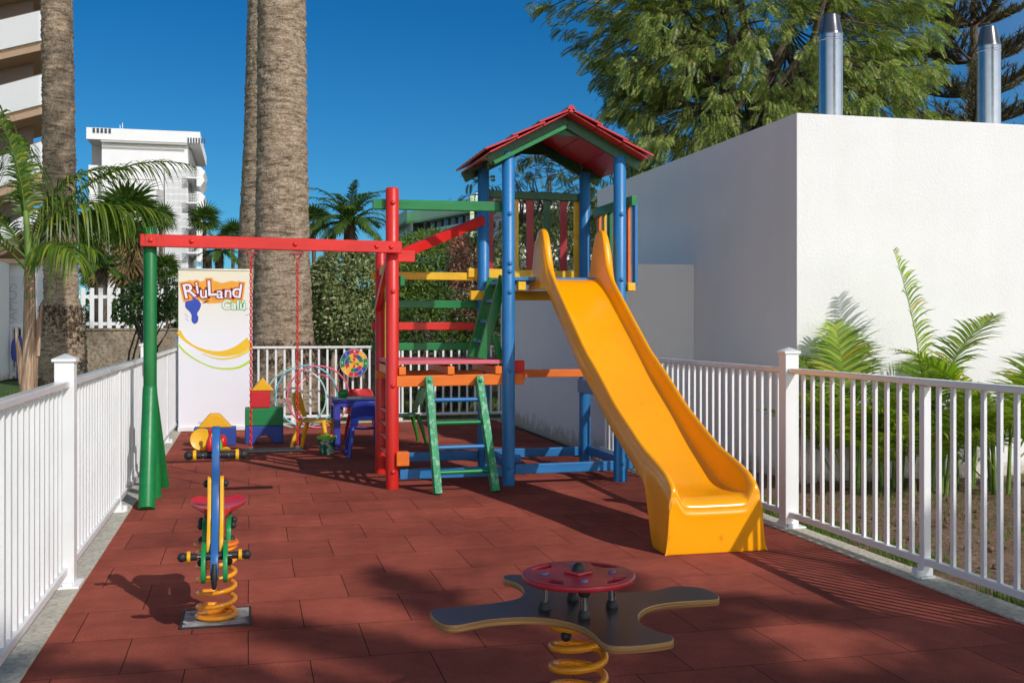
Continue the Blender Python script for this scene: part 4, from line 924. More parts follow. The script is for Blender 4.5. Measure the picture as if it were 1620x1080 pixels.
def feathery_tree(label, base, cen, rad, nclump, per, leafL, mat, group=None, seed=3, trunk_r=.2, droop=.55, cond=None, name='feathery_tree', hollow=.35, barkm='bark'):
    rg = np.random.default_rng(seed); t_ = thing(name, label, 'tree', group, base); bx_, by_, bz_ = base; tpl = pinna_tpl()
    m = MB(); fork = Vector((0, 0, (cen[2]-bz_)-rad[2]*.75)); limb(m, (0, 0, 0), fork, trunk_r, trunk_r*.7, .08)
    C = []; 
    while len(C) < nclump:
        d = rg.normal(size=3); d /= np.linalg.norm(d); r = rg.uniform(hollow, 1)**.6; p = d*r*(1+.42*noise.noise(Vector(d*1.7)+Vector((seed, 0, 0)))); q = np.array([p[0]*rad[0], p[1]*rad[1], p[2]*rad[2]])
        if cond and not cond(q): continue
        C.append(q)
    C = np.array(C); mains = []
    for k in range(9):
        a = 6.28*k/9+rg.uniform(-.3, .3); e = rg.uniform(.2, 1.2); d = np.array([math.cos(a)*math.cos(e)*rad[0], math.sin(a)*math.cos(e)*rad[1], math.sin(e)*rad[2]])*.6; end = Vector(d)+Vector((cen[0]-bx_, cen[1]-by_, cen[2]-bz_))
        mains.append(limb(m, fork, end, trunk_r*.42, trunk_r*.12, .15))
    allp = [p for l in mains for p in l[2:]]; o3 = Vector((cen[0]-bx_, cen[1]-by_, cen[2]-bz_))
    for c in C:
        e = Vector(c)+o3; s = min(allp, key=lambda p: (p-e).length); limb(m, s, e, trunk_r*.09, .008, .12, 4, 5)
    m.build('trunk', M[barkm], t_, angle=180)
    L = []; D = []
    for c in C:
        n_ = int(per*rg.uniform(.6, 1.3)); o_ = rg.normal(size=(n_, 3))*np.array([.30, .30, .20])*leafL*1.7; L.append(c+o_); d = o_+rg.normal(size=(n_, 3))*leafL*.35+c*.10; d /= np.linalg.norm(d, axis=1, keepdims=True); d[:, 2] -= droop; D.append(d)
    L = np.concatenate(L)+np.array(o3); D = np.concatenate(D); up = rg.normal(size=D.shape)*.45+np.array([0, 0, 1]); Rm = basis(D, up); S = leafL*rg.uniform(.6, 1.25, len(L))
    V, F = scatter(tpl, Rm, S, L); mesh_np('crown', V, F, mat, t_); return t_
# big feathery tree behind the white building
feathery_tree('large feathery green tree rising behind the white building', (wx(1190, 17), 17, 0), (wx(1195, 17), 17, 6.3), (3.75, 2.6, 3.1), 520, 33, .225, M['leaf_tree'], None, 3, .24, .55, hollow=.25)
feathery_tree('sparse thin leaved tree seen under the play tower roof', (wx(850, 24), 24, 0), (wx(838, 24), 24, 4.2), (1.75, 1.0, 1.55), 42, 20, .26, M['leaf_sparse'], None, 8, .1, .2, hollow=.1)
feathery_tree('grey green tree between the play tower and the shaded white wall', (wx(975, 22), 22, 0), (wx(975, 22), 22, 3.7), (1.6, 1.2, 1.3), 70, 24, .24, M['leaf_tree'], None, 18, .12, .4, hollow=.1)

# hedges and bushes
def leafy_mass(label, name, x0, x1, y0, y1, z0, z1, n, size, mat, cat='hedge', seed=1, rag=.28, trunks=(), parts=None, round_=3):
    rg = np.random.default_rng(seed); c = np.array([(x0+x1)/2, (y0+y1)/2, (z0+z1)/2]); h = np.array([(x1-x0)/2, (y1-y0)/2, (z1-z0)/2]); t_ = thing(name, label, cat, None, (c[0], c[1], 0))
    P = rg.normal(size=(n*2, 3)); P /= (np.abs(P)**round_).sum(1, keepdims=True)**(1/round_); nz = noise3(P*h+c, 1.3)+.5*noise3(P*h+c, 3.7)
    r = 1+rag*nz; dpt = rg.beta(1, 3.2, len(P))*.5; keep = rg.random(len(P)) < (.50+1.1*noise3(P*h+c+9, 2.6)+.25); P = (P*(r-dpt)[:, None]*h)[keep][:n]; nn = len(P)
    out = P/h; out /= np.linalg.norm(out, axis=1, keepdims=True); D = out*.5+rg.normal(size=P.shape)*.8; D[:, 2] -= .1; up = out+rg.normal(size=P.shape)*.5+np.array([0, 0, .4])
    V, F = scatter(leaf_tpl(), basis(D, up), size*rg.uniform(.6, 1.3, nn), P+np.array([0, 0, c[2]]))
    mi = None; mats = [mat]
    if parts: sel = parts(P+c); mi = np.repeat(sel.astype(int), 1); mats = [mat, M['leaf_red']]
    mesh_np('crown', V, F, mats, t_, mi=mi)
    m = MB()
    for k in range(26):
        q = P[rg.integers(nn)]*.75+np.array([0, 0, c[2]]); b_ = Vector((q[0]*.5, q[1]*.3, 0)); limb(m, b_, Vector(q), .035, .008, .2, 5, 6)
    for (tx_, ty_, tz_, lx, ly) in trunks: limb(m, (tx_-c[0], ty_-c[1], 0), (lx-c[0], ly-c[1], tz_), .07, .05, .1, 6, 9)
    m.build('trunk', M['bark_light'] if trunks else M['bark'], t_, angle=180); return t_
leafy_mass('rounded pale olive hedge bush between the palm trunk and the red posts', 'hedge', wx(483, 18.6), wx(612, 18.6), 17.9, 19.3, .95, wz(397, 2, 18.6), 17000, .085, M['leaf_hedge'], 'bush', 4, .2, ((wx(524, 18.2), 18.2, 1.3, wx(530, 18.3), 18.3), (wx(585, 18.2), 18.2, 1.2, wx(560, 18.3), 18.3)))
leafy_mass('tall clipped green hedge with a reddish patch, behind the climbing bars', 'hedge', wx(600, 20), wx(800, 20), 19.2, 20.8, 1.0, wz(372, 3, 20)+.05, 24000, .075, M['leaf_hedge2'], 'hedge', 5, .2, parts=lambda P: ((P[:, 0] > wx(700, 20)) & (P[:, 0] < wx(775, 20)) & (P[:, 2] < 2.9+.3*np.sin(P[:, 0]*7)) & (P[:, 2] > 1.5)))
leafy_mass('green hedge seen between the slats of the play tower railing', 'hedge', wx(778, 19), wx(985, 19), 18.2, 19.8, .9, wz(340, 4, 19), 17000, .08, M['leaf_hedge'], 'hedge', 6, .25)
leafy_mass('dark woody shrub under the climbing bars', 'shrub', wx(615, 17.5), wx(800, 17.5), 17, 18, .3, wz(470, 3, 17.5), 5200, .07, M['leaf_bush'], 'shrub', 16, .35)
leafy_mass('low sprawling dark bush by the stone wall, left of the banner', 'shrub', wx(190, 25), wx(284, 25), 24, 26, 1.5, wz(448, -2, 25), 2600, .12, M['leaf_bush'], 'bush', 7, .75)
# low wall behind the planting
def low_wall(label, x0, x1, y, h, mat, cap=True):
    o = thing('low_wall', label, 'wall', None, ((x0+x1)/2, y, 0)); w_ = x1-x0
    m = MB(); m.box((0, 0, h/2-.05), (w_, .25, h+.1)); m.build('wall', mat, o, bevel=.01)
    m = MB(); m.box((0, 0, h+.03), (w_+.06, .32, .06)); m.build('coping', M['stone'], o, bevel=.01); return o
low_wall('rendered low wall topped by white pickets, left of the green swing post', wx(60, 31), wx(275, 31)+.6, 31, 1.26, M['stone'])
low_wall('grey low wall in the shade behind the hedges', wx(280, 23), 11, 23, .95, M['stone'])
# white picket fence on the low wall
pf = thing('picket_fence', 'white picket fence standing on the low rendered wall', 'fence', None, (wx(180, 31), 31, 1.32))
xa_, xb_ = wx(118, 31)-wx(180, 31), wx(262, 31)-wx(180, 31)
m = MB()
for z in (.12, .86): m.box(((xa_+xb_)/2, .0, z), (xb_-xa_, .04, .09))
m.build('rail', M['white'], pf)
m = MB(); k = xa_
while k < xb_: m.box((k, -.035, .55), (.115, .025, 1.1)); k += .225
m.build('pickets', M['white'], pf, bevel=.004)

# ================================================================= PALM TRUNKS
def palm_trunk_mesh(h, r_fn, mat, parent, n=56, dz=.028, ring=.055, amp=.012, lean=(0, 0), rough=.012, seed=0):
    nz = int(h/dz); V = []
    for j in range(nz+1):
        z = j*h/nz; 
        for i in range(n):
            a = 2*math.pi*i/n; ph = z/ring+.35*noise.noise((math.cos(a)*1.5+seed, math.sin(a)*1.5, z*2)); saw = ph-math.floor(ph)
            r = r_fn(z)+amp*(saw**1.6-.5)+rough*noise.noise((math.cos(a)*5+seed, math.sin(a)*5, z*9))+rough*1.3*noise.noise((math.cos(a)*14, math.sin(a)*14+seed, z*16)); V.append((r*math.cos(a)+lean[0]*z/h, r*math.sin(a)+lean[1]*z/h, z))
    F = [(j*n+i, j*n+(i+1) % n, (j+1)*n+(i+1) % n, (j+1)*n+i) for j in range(nz) for i in range(n)]
    return mesh_np('trunk', V, F, mat, parent, smooth=True)
def lerp_tab(tab): return lambda z: interp(tab, z)
pin_frond = None
def palm_crown(parent, z, n=34, L=3.2, seed=1, off=(0, 0), mat='frond', leaf=.42, lw=.035):
    rg = random.Random(seed); V = []; F = []
    for k in range(n):
        a = k*2.39996; e = 1.25-1.7*(k/n)+rg.uniform(-.12, .12); v, f = frond_geo((off[0], off[1], z), a, L*rg.uniform(.85, 1.1), e, 1.1, leaf, 30, lw, .35, 2, .12, rnd=rg); o = len(V); V += v; F += [tuple(j+o for j in g_) for g_ in f]
    me = mesh_np('crown', V, [f for f in F], M[mat], parent)
p1 = thing('palm_tree', 'stout ringed palm trunk with a bulging root base, at the left by the white building', 'palm tree', 'tall date palms', (-4.35, 27.3, 0))
palm_trunk_mesh(14, lerp_tab([(0, .50), (.4, .56), (1.0, .53), (1.7, .47), (2.1, .385), (4, .37), (8, .35), (14, .33)]), [M['bark_palm']], p1, amp=.02, ring=.085, dz=.04, rough=.03, seed=3, lean=(-.2, 0)); palm_crown(p1, 13.9, seed=2)
p2 = thing('palm_tree', 'thickest palm trunk, standing behind the fence and the swing', 'palm tree', 'tall date palms', (wx(447, 17.7), 17.7, 0))
palm_trunk_mesh(13, lerp_tab([(0, .60), (.5, .56), (1.2, .50), (2.2, .45), (4, .405), (6, .385), (13, .36)]), [M['bark_palm']], p2, amp=.010, ring=.062, rough=.018, seed=11, lean=(-.02, 0)); palm_crown(p2, 12.9, seed=3)
p3 = thing('palm_tree', 'palm trunk half hidden behind the thickest trunk', 'palm tree', 'tall date palms', (wx(407, 20.5), 20.5, 0))
palm_trunk_mesh(13.5, lerp_tab([(0, .56), (.8, .50), (2.2, .42), (5, .36), (13.5, .33)]), [M['bark_palm']], p3, amp=.012, ring=.07, rough=.018, seed=21, lean=(.32, 0)); palm_crown(p3, 13.4, seed=4, off=(.3, 0))
# root fibres at the foot of the two near trunks
for p_, r0, hh, n_ in ((p1, .50, 1.9, 2600), (p2, .52, 1.15, 2600), (p3, .50, 1.0, 1200)):
    a = rng.uniform(0, 6.28, n_); z = hh*rng.random(n_)**.8; rr = r0*(1.02-.05*z/hh); L = np.stack([rr*np.cos(a), rr*np.sin(a), z], 1)
    D = np.stack([np.cos(a)*.35, np.sin(a)*.35, -np.ones(n_)], 1)+rng.normal(size=(n_, 3))*.35; up = np.stack([np.cos(a), np.sin(a), np.zeros(n_)], 1)
    V, F = scatter(leaf_tpl(), basis(D, up), rng.uniform(.04, .13, n_), L); mesh_np('root_fibres', V*1.0, F, M['bark_base'], p_)

# young palm at the left edge
yp_ = thing('young_palm', 'slim young palm with pinkish trunk and arching green fronds, at the left edge', 'palm tree', None, (wx(47, 9.1), 9.1, 0)); bx_ = yp_.location.x
m = MB(); m.tube([(0, 0, 0), (.01, 0, .4), (-.01, 0, .9), (.005, 0, 1.15), (0, 0, 1.5), (0, 0, 1.85)], [.095, .075, .068, .060, .046, .040], 20); m.build('trunk', M['bark_light'], yp_, angle=180)
m = MB()
for a, z in ((2.9, .62), (.3, .55), (3.4, 1.18), (-.2, 1.4)):
    m.tube([(.06*math.cos(a), -.02, z-.25), (.075*math.cos(a), -.03, z), (.10*math.cos(a), -.03, z+.16)], [.02, .022, .008], 8)
m.build('leaf_base', M['bark_light'], yp_)
m = MB(); m.tube([(0, 0, 1.6), (0, 0, 1.9), (-.03, 0, 2.3)], [.045, .036, .02], 14); m.tube([(0, 0, 1.75), (.05, -.01, 2.1)], [.03, .018], 10); m.build('crownshaft', M['stem_green'], yp_)
def yfrond(a, L, e, curl, leaf, nl=36, lw=.020, vd=.6, base=(0, 0, 1.9), seed=0, fw=1.0):
    rg = random.Random(seed); v, f = frond_geo(base, a, L, e, curl, leaf, nl, lw, vd, 5, .22, rnd=rg, rachis=.013, fw=fw); mesh_np('frond', v, f, M['frond'], yp_)
yfrond(0.05, 1.55, 1.12, 1.35, .42, 44, .021, .7, (0, 0, 1.95), 1)
yfrond(-.35, 1.05, 1.1, 1.9, .42, 34, .022, 1.1, (0, 0, 1.95), 2)
yfrond(2.8, 1.3, 1.50, .6, .52, 46, .022, .9, (-.02, 0, 2.1), 3)
yfrond(1.9, 1.1, 1.45, .8, .48, 40, .022, .9, (-.02, 0, 2.0), 23)
yfrond(-.1, 1.05, 1.3, 1.5, .42, 34, .022, .8, (0, 0, 2.05), 5)
yfrond(2.4, .9, 1.05, 1.0, .40, 28, .018, .6, (0, 0, 1.85), 4)
yfrond(-2.6, .9, .9, .9, .36, 26, .018, .6, (0, 0, 1.8), 6)
yfrond(-.6, .75, .85, 1.5, .36, 24, .020, .8, (0, 0, 1.8), 7)
yfrond(1.2, 1.1, 1.2, 1.4, .40, 28, .018, .8, (0, 0, 1.9), 8)
yfrond(.15, .95, 1.0, 1.6, .40, 30, .024, 1.1, (0, 0, 1.95), 9)
yfrond(-.05, 1.25, .95, 1.5, .44, 40, .021, .9, (0, 0, 1.9), 10)
yfrond(3.3, 1.1, .8, 1.3, .42, 36, .022, .8, (0, 0, 1.9), 12)
yfrond(-1.0, .9, .6, 1.4, .40, 30, .022, 1.0, (0, 0, 1.85), 13)

# areca palms behind the right fence
def areca(label, x, y, n, L, seed, spread=.5, tall=()):
    rg = random.Random(seed); t_ = thing('areca_palm', label, 'palm', 'areca palms against the white building', (x, y, -.02))
    m = MB()
    for k in range(7):
        a = rg.uniform(0, 6.28); r = rg.uniform(.02, .16); m.tube([(r*math.cos(a), r*math.sin(a), 0), (r*1.5*math.cos(a), r*1.5*math.sin(a), rg.uniform(.4, .7))], [.018, .012], 8)
    m.build('stems', M['stem_green'], t_)
    for k in range(n):
        a = k*2.39996+rg.uniform(-.4, .4); e = rg.uniform(.75, 1.5); r = .14; l = L*rg.uniform(.65, 1.1)
        v, f = frond_geo((r*math.cos(a), r*math.sin(a), rg.uniform(.1, .5)), a, l, e, rg.uniform(.7, 1.5), rg.uniform(.30, .42), 38, .019, .35, 3, .28, rnd=rg, rachis=.007, fw=1.2); mesh_np('frond', v, f, M['frond_areca'], t_)
    for (a, l, e, c_) in tall:
        v, f = frond_geo((0, 0, .4), a, l, e, c_, .46, 46, .020, .3, 3, .35, rnd=rg, rachis=.008, fw=1.25); mesh_np('frond', v, f, M['frond_areca'], t_)
areca('yellow green areca palm, leftmost of the clump, by the corner of the white building', wx(1345, 8.0), 8.0, 15, .8, 31, tall=((1.5, 1.08, 1.45, .35), (1.2, 1.0, 1.4, .5), (2.2, .9, 1.2, .5)))
areca('areca palm with one tall frond rising above the others', wx(1470, 7.8), 7.8, 14, .8, 32, tall=((2.3, 1.68, 1.50, .25), (.1, 1.35, 1.42, 1.0), (1.0, 1.0, 1.2, .9)))
areca('areca palm by the right edge, partly cut off by the frame', wx(1585, 7.6), 7.6, 15, .9, 33, tall=((3.0, 1.25, 1.1, .9), (.4, 1.2, 1.1, .9)))
areca('low areca palm filling the gap between the two larger ones', wx(1410, 8.05), 8.05, 9, .75, 34)
areca('low areca palm between the tall frond and the right edge', wx(1528, 8.0), 8.0, 9, .8, 35)

# fan palms and date palms far off
def fan_palm(label, px, py, y, s, seed, th=None, skirt=False, name='fan_palm', n=34, grp='fan palms in the distance'):
    x = wx(px, y); zc = wz(py, x, y); rg = np.random.default_rng(seed); t_ = thing(name, label, 'palm tree', grp, (x, y, 0))
    m = MB(); m.tube([(0, 0, 0), (.05*s, 0, zc*.5), (0, 0, zc)], [.16*s, .12*s, .10*s], 12); m.build('trunk', M['bark'], t_, angle=180)
    a = np.arange(n)*2.39996; e = 1.35-1.9*(np.arange(n)/n)+rg.normal(size=n)*.1; D = np.stack([np.cos(a)*np.cos(e), np.sin(a)*np.cos(e), np.sin(e)], 1)
    V, F = scatter(fan_tpl(16, 4.0, 1, .6, .35, .11), basis(D, np.tile([0, 0, 1.0], (n, 1))+rg.normal(size=(n, 3))*.2), s*rg.uniform(.6, .8, n), np.tile([0, 0, zc], (n, 1))); mesh_np('crown', V, F, M['fan'], t_)
    if skirt:
        k = 60; a = rg.uniform(0, 6.28, k); D = np.stack([np.cos(a)*.45, np.sin(a)*.45, -np.ones(k)], 1)+rg.normal(size=(k, 3))*.15; z = zc-s*rg.uniform(0, 1.7, k)
        V, F = scatter(fan_tpl(12, 2.2, 1, .3, .1, .10), basis(D, np.stack([np.cos(a), np.sin(a), np.zeros(k)], 1)), s*rg.uniform(.6, .9, k), np.stack([np.zeros(k), np.zeros(k), z], 1)); mesh_np('dry_skirt', V, F, M['fan_dead'], t_)
fan_palm('small green fan palm in front of the white tower, above the green post', 254, 348, 52, .78, 41)
fan_palm('bright fan palm just right of the white tower', 323, 350, 52, .86, 42)
fan_palm('fan palm with a brown skirt of dry leaves, behind the big left trunk', 206, 345, 40, 1.35, 43, skirt=True)
fan_palm('fan palm low behind the left end of the red beam', 262, 425, 45, .7, 45)
fan_palm('fan palm between the banner and the tall trunks', 368, 372, 56, .8, 46)
fan_palm('fan palm crowded under the skirted palm', 150, 372, 38, .8, 49, skirt=True)
fan_palm('yellowish fan palm right of the thickest trunk', 496, 352, 40, .75, 47)
def date_palm(label, px, py, y, L, seed, n=30, leaf=.5, lean=0, skirt=False, curl=1.2):
    x = wx(px, y); zc = wz(py, x, y); rg = random.Random(seed); t_ = thing('date_palm', label, 'palm tree', 'date palms in the distance', (x, y, 0))
    m = MB(); m.tube([(0, 0, 0), (0, 0, zc)], [.22, .18], 12); m.build('trunk', M['bark'], t_); V = []; F = []
    for k in range(n):
        a = k*2.39996; e = 1.3-1.5*(k/n)+rg.uniform(-.15, .15); v, f = frond_geo((0, 0, zc), a, L*rg.uniform(.8, 1.1), e, curl, leaf, 26, .05, .5, 2, .15, rnd=rg, rachis=.03); o = len(V); V += v; F += [tuple(j+o for j in g_) for g_ in f]
    mesh_np('crown', V, F, M['fan'], t_)
date_palm('dark date palm above the hedge, between the thickest trunk and the red post', 553, 352, 34, 1.75, 51, 34)
date_palm('short dark palm behind the white pickets', 160, 425, 34, .95, 52, 22, .35)
date_palm('small dark palm beside the banner top', 347, 398, 50, 1.3, 53, 20)
# thin bare trunk
t_ = thing('bare_trunk', 'thin straight bare trunk left of the tall palms', 'tree', None, (wx(378, 48), 48, 0)); m = MB(); m.tube([(0, 0, 0), (.05, 0, 3), (.12, 0, 6.6)], [.16, .13, .09], 10); m.build('trunk', M['bark'], t_)
t_ = thing('bare_trunk', 'slim bare trunk right of the bright fan palm', 'tree', None, (wx(330, 50), 50, 0)); m = MB(); m.tube([(0, 0, 0), (0, 0, 4.6)], [.18, .14], 10); m.build('trunk', M['bark'], t_)

# norfolk pine
def pine(px, y, z_top):
    x = wx(px, y); t_ = thing('norfolk_pine', 'dark tiered pine with upswept brush branches, behind the right flue', 'pine tree', None, (x, y, 0)); rg = np.random.default_rng(61)
    m = MB(); m.tube([(0, 0, 0), (.05, 0, z_top*.5), (0, 0, z_top)], [.34, .22, .04], 14); L = []; D = []
    z = 4.2
    while z < z_top-.4:
        nb = 6; ph = rg.uniform(0, 6.28); bl = 3.7*(1-(z/z_top)**1.6)+.5
        for k in range(nb):
            a = ph+6.28*k/nb+rg.uniform(-.25, .25); l = bl*rg.uniform(.75, 1.1); pts = []
            for i in range(9):
                t = i/8; pts.append(Vector((math.cos(a)*l*t, math.sin(a)*l*t, z+l*(-.10*t+.42*t*t))))
            m.tube(pts, [.055*(1-.8*i/8) for i in range(9)], 6)
            for i in range(2, 9):
                for s in (-1, 1):
                    for rep in range(2):
                        p = pts[i-1].lerp(pts[i], rg.uniform(0, 1)); aa = a+s*rg.uniform(.5, 1.0); ll = (.34+.45*(1-i/8))*rg.uniform(.6, 1.2); d = Vector((math.cos(aa), math.sin(aa), rg.uniform(.35, 1.0))).normalized()
                        m.tube([p, p+d*ll*.5+Vector((0, 0, -.03)), p+d*ll], [.018, .014, .008], 4)
                        for q in range(26): L.append(p+d*ll*rg.uniform(.1, 1.05)); D.append(d*.9+Vector(rg.normal(size=3)*.55)+Vector((0, 0, .25)))
        z += rg.uniform(.75, 1.0)
    m.build('trunk', M['bark'], t_, angle=180); L = np.array([tuple(p) for p in L]); D = np.array([tuple(p) for p in D])
    tp = (np.array([(0, -.5, 0), (0, .5, 0), (1, .12, 0), (1, -.12, 0)])*np.array([1, .16, 1]), np.array([(0, 1, 2, 3)]))
    V, F = scatter(tp, basis(D, rg.normal(size=D.shape)), rg.uniform(.11, .21, len(L)), L); mesh_np('crown', V, F, M['needle'], t_)
pine(1540, 25, 11.5)
# tall palm standing behind the viewpoint: its fronds throw the soft streaks of shade on the floor
for i, (sx, sy_, hh, lab) in enumerate(((2.0, 2.55, 8.0, 'tall palm behind the viewpoint, shading the near floor'), (-1.1, 1.7, 8.6, 'taller palm behind the viewpoint on its left'), (4.5, 2.2, 7.4, 'lower palm behind the viewpoint on its right'))):
    p4 = thing('palm_tree', lab, 'palm tree', 'palms behind the viewpoint', (sx+.655*hh, sy_-1.17*hh, 0)); m = MB(); m.tube([(0, 0, 0), (0, 0, hh)], [.3, .24], 20); m.build('trunk', M['bark_palm'], p4); palm_crown(p4, hh, (32, 34, 20)[i], 2.7, 77+i, leaf=.6, lw=.075)

# ================================================================= FAR BUILDINGS
# curved-balcony hotel at the left edge
def hotel():
    y0 = 44.0; xr = wx(77, y0); h = thing('balcony_hotel', 'brown walled hotel with long white balcony parapets, cut off by the left edge', 'building', None, (xr, y0, 0))
    a = R(197); d = Vector((math.cos(a), -math.sin(a)*1.0, 0)); d = Vector((-.90, .43, 0)).normalized(); n_ = Vector((-d.y, d.x, 0)); n_ = n_ if n_.y > 0 else -n_; Ln = 22
    rot = Matrix((d, n_, Vector((0, 0, 1)))).transposed()
    dd = dep(xr, y0); 
    for k, py in enumerate((-88, 14, 115, 219, 322)):
        zt_ = H+(HZ-py)*dd/FP; hgt = 1.15
        curve = []
        for i in range(9):
            t = i/8; curve.append((t*.5, .5*(1-math.sin(math.acos(1-t)))))
        pts = [(s_, o_) for s_, o_ in curve]+[(Ln, 0), (Ln, 2.6), (1.9, 2.6)]
        for nm, z0_, z1_, mt, grow in (('parapet', zt_-hgt, zt_, M['plaster_far'], 0), ('soffit', zt_-hgt-.34, zt_-hgt, M['beige'], -.10), ('handrail', zt_, zt_+.06, M['taupe'], -.05)):
            m = MB(); vs = []
            for z in (z0_, z1_):
                for (s_, o_) in pts: vs.append(d*s_+n_*(o_-grow)+Vector((0, 0, z-s_*(.12, .15, .19, .30, .42)[k])))
            q = len(pts); m.add(vs, [tuple(range(q)), tuple(range(2*q-1, q-1, -1))]+[(i, (i+1) % q, q+(i+1) % q, q+i) for i in range(q)]); m.build(nm, mt, h)
    A = Vector((wx(53, y0+1.6)-xr, 1.6, 0)); away = Vector((wx(40, y0+12)-xr, 12, 0)); m = MB(); ww = [A, A+d*Ln, A+d*Ln+Vector((0, 10, 0)), away]
    m.add([q+Vector((0, 0, z)) for z in (-1, 27) for q in ww], [(0, 1, 2, 3), (7, 6, 5, 4), (0, 4, 5, 1), (1, 5, 6, 2), (2, 6, 7, 3), (3, 7, 4, 0)]); m.build('wall', M['taupe'], h)
    m = MB(); m.box(d*(Ln/2+3.0)+n_*2.0+Vector((0, 0, 2.0)), (Ln, 6, 4.0), rot); m.build('ground_floor', M['plaster_far'], h)
hotel()
# white entrance house below it
hy = 30.3; hs = thing('entrance_house', 'low white house with gate and faded vertical lettering, behind the young palm', 'building', None, (wx(40, hy), hy, 0)); ox = hs.location.x
def hx(px): return wx(px, hy)-ox
def hz(py): return wz(py, wx(40, hy), hy)
m = MB(); m.box(((hx(-60)+hx(84))/2, 1.5, hz(418)/2), (hx(84)-hx(-60), 3, hz(418))); m.build('wall', M['plaster_far'], hs)
m = MB(); m.prism([(hx(-60), hz(418)), (hx(84), hz(418)), (hx(84), hz(412)), (hx(-60), hz(409))], -.25, 3, 'xz'); m.build('canopy_edge', M['beige'], hs)
ar = [(hx(80), hz(340)), (hx(70), hz(352)), (hx(50), hz(372)), (hx(25), hz(391)), (hx(0), hz(403)), (hx(-30), hz(410)), (hx(-30), hz(400)), (hx(0), hz(384)), (hx(25), hz(370)), (hx(50), hz(352)), (hx(70), hz(338)), (hx(80), hz(330))]
m = MB(); m.prism(ar, .2, 2.4, 'xz'); m.build('curved_soffit', M['beige'], hs)
m = MB(); m.box((hx(8), -.9, 1.5), (.28, 1.4, 3.0)); m.build('side_pier', M['plaster_far'], hs)
m = MB(); m.box((hx(45), -.004, 1.45), (hx(72)-hx(18), .03, 2.5)); m.build('door_panel', paint('white_door', (.70, .70, .72), .5, .06), hs)
gt = MB()
for px in (19, 28, 37, 46, 55, 62, 69): gt.box((hx(px), -.10, .72), (.075, .04, 1.44))
gt.box((hx(44), -.10, .12), (hx(71)-hx(17), .05, .10)); gt.box((hx(44), -.10, 1.40), (hx(71)-hx(17), .05, .10)); gt.build('gate', M['white'], hs)
m = MB(); m.box((hx(44), -.03, .8), (hx(66)-hx(24), .02, 1.0)); m.build('glass', M['glass'], hs)
text_mesh(hs, 'lettering', 'VAMOS', .36, Matrix.Translation((hx(20), -.03, hz(484))) @ XZ @ Matrix.Rotation(R(90), 4, 'Z'), paint('faded_lettering', (.52, .52, .55), .6))
sg = thing('blue_sign', 'small blue rounded board seen through the white gate', 'sign', None, (ox+hx(31), hy-.3, 0)); m = MB(); m.prism(crom([(-.12, .5), (-.14, .9), (-.05, 1.08), (.10, 1.1), (.13, .8), (.12, .5)], 4), -.015, .015, 'xz'); m.cyl((0, 0, 0), (0, 0, .5), .02); m.build('board', M['p_blue'], sg)
# white tower
ty = 128.0; tx = wx(138, ty); tw = thing('white_tower', 'tall white apartment tower with stepped balconies on its right side', 'building', None, (tx, ty, 0))
def TX(px): return wx(px, ty)-tx
def TZ(py, px=230): return wz(py, wx(px, ty), ty)
x0, x1, x2, x3, x4 = TX(138), TX(161), TX(248), TX(297), TX(317); top = TZ(228)
m = MB(); m.box(((x1+x3)/2, 9, top/2), (x3-x1, 18, top)); m.build('wall', M['plaster_far'], tw)
m = MB(); m.box(((x0+x4)/2, 8.6, TZ(216)), (x4-x0, 18.6, TZ(208)-TZ(226))); m.build('roof_parapet', M['plaster_far'], tw)
m = MB(); m.box(((x0+x1)/2, 9.5, (TZ(262))/2), (x1-x0, 17, TZ(262))); m.build('wing_wall', M['plaster_far'], tw)
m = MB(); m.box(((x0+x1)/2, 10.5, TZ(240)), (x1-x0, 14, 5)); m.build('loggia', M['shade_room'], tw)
m = MB()
for i in range(5): m.box((x0+.8+i*.42, -.72, TZ(211.5)), (.26, .06, .55))
for i in range(7): m.box((x3+.1+i*.30, -.72, TZ(221)), (.16, .06, .6))
m.build('vents', M['glass'], tw)
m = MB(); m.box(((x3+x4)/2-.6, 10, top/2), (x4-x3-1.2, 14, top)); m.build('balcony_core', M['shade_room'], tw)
fl = 2.86
for k in range(8):
    z = top-1.0-k*fl*1.0-fl
    if z < 1: break
    m = MB(); m.box(((x3+x4)/2, 4.5, z), (x4-x3, 12, .18)); sl = m.build('balcony', M['plaster_far'], tw)
    m = MB()
    for j in range(3): m.box(((x3+x4)/2, -1.5, z+.35+j*.33), (x4-x3, .05, .05))
    for j in range(7): m.box((x3+.15+j*(x4-x3-.3)/6, -1.5, z+.55), (.05, .05, 1.0))
    m.build('railing', M['white'], sl)
    m = MB(); m.prism([(x4-.35, z-.9), (x4+.05, z-1.0), (x4+.55, z-.3), (x4+.35, z+.2), (x4+.6, z+.75), (x4+.1, z+1.25), (x4-.35, z+1.3)], -1.45, 6, 'xz'); m.build('balcony_end', M['plaster_far'], sl)
m = MB()       # stair grille
gx = TX(262)
for j in range(19): m.box((gx+j*(x3-gx)/18, -.25, (TZ(265)+3)/2), (.10, .12, TZ(265)-3))
for k in range(22): m.box(((gx+x3)/2, -.22, 3+k*(TZ(265)-3)/22), (x3-gx, .10, .16))
m.build('stair_grille', M['white'], tw)
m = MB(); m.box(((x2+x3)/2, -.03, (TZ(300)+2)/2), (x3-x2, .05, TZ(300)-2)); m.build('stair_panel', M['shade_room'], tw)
m = MB()
for k in range(1, 8): m.box(((x1+x2)/2, -.02, top-1.2-k*fl), (x2-x1, .04, .12))
m.box(((x1+x3)/2, -.75+.02, TZ(227.5)), (x3-x1, .1, .22)); m.build('floor_joint', M['shade_room'], tw)
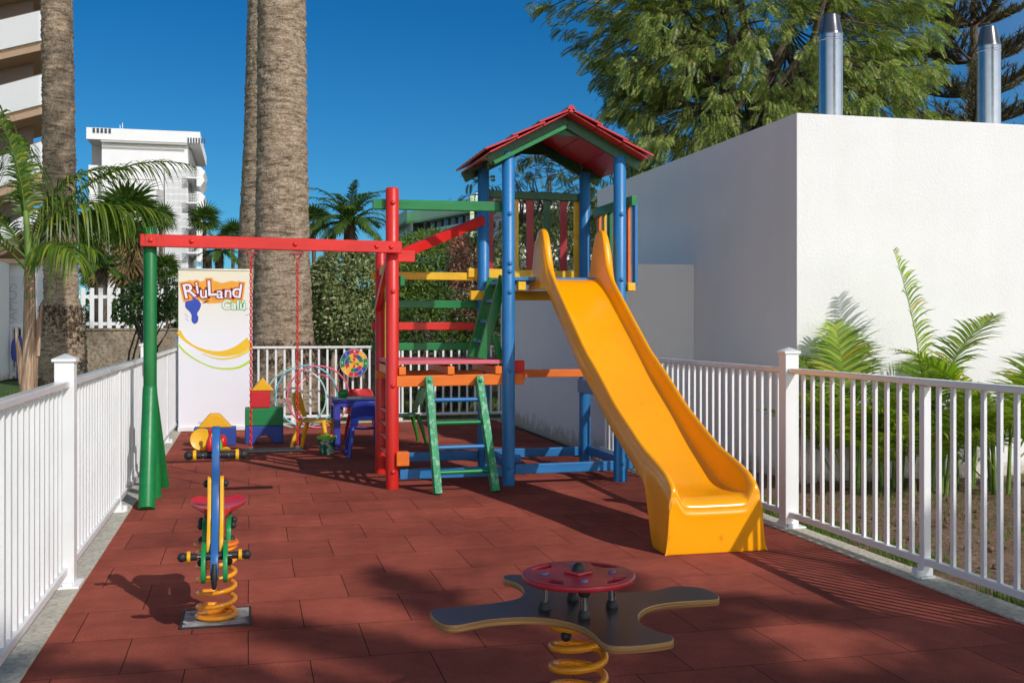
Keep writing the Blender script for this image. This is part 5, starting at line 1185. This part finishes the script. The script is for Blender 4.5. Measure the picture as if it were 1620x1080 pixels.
m = MB(); m.box((TX(270), 6, TZ(214)), (1.3, 1.6, 1.6)); m.box((TX(185), 3, TZ(209)), (.06, .06, 2.4)); m.box((TX(189), 3, TZ(208)), (.06, .06, 2.8)); m.build('roof_plant', M['plaster_far'], tw)
# green hotel
gy = 133.0; gx0 = wx(671, gy); gh = thing('green_hotel', 'pale green building with banded balconies, behind the red brace', 'building', None, (gx0, gy, 0))
def GX(px): return wx(px, gy)-gx0
def GZ(py, px=710): return wz(py, wx(px, gy), gy)
def band(nm, z0_, z1_, mt, grow, pts):
    m = MB(); q = len(pts); vs = [(x-(grow if i < 6 else 0), y-grow, z) for z in (z0_, z1_) for i, (x, y) in enumerate(pts)]
    m.add(vs, [tuple(range(q)), tuple(range(2*q-1, q-1, -1))]+[(i, (i+1) % q, q+(i+1) % q, q+i) for i in range(q)]); return m.build(nm, mt, gh)
fp = [(0, 34), (.0, 15), (.4, 20), (1.2, 18), (GX(752), 0), (GX(815), 0), (GX(815), 34)]
zz = GZ(312, 750); fh = 3.0
for k in range(5):
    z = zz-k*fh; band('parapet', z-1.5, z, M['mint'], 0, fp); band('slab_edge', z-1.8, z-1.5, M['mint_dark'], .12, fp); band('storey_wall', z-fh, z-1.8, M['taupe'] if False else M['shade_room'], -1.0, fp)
    for j in range(9):
        m = MB(); t = (j+.5)/9; x = 1.2+(GX(752)-1.2)*t; y = 18+(0-18)*t; m.box((x+.85, y+.4, z-fh+.6), (.9, .3, 1.0), Matrix.Rotation(-math.atan2(18, GX(752)-1.2), 3, 'Z')); m.build('window', M['glass'], gh)
m = MB(); m.box((GX(746), -.15, zz/2), (.5, .5, zz+.3)); m.build('corner_pillar', plaster('cream_render', (.55, .62, .40)), gh)
m = MB(); m.box((GX(775), 3, zz+.4), (3.0, 3, .8)); m.build('roof_plant', M['plaster_far'], gh)
# white far building glimpsed through the tower
fb = thing('distant_house', 'small white building glimpsed behind the thin tree under the tower roof', 'building', None, (wx(885, 60), 60, 0)); m = MB(); m.box((0, 4, 4.4), (5.0, 8, 8.9)); m.build('wall', M['plaster_far'], fb)
m = MB(); m.box((0, -.1, 7.5), (5.4, .3, .9)); m.box((0, -.1, 4.8), (5.4, .3, .9)); m.build('window_band', M['glass'], fb); m = MB(); m.box((0, 3.8, 8.95), (7, 8.4, .25)); m.build('roof', M['plaster_far'], fb)
# pinnate sprays of dead branch and distant greenery that closes the horizon
leafy_mass('distant line of low trees behind the lawn', 'tree_line', wx(120, 60), wx(1000, 60), 58, 63, 0, 3.2, 9000, .5, M['leaf_bush'], 'trees', 21, .35)
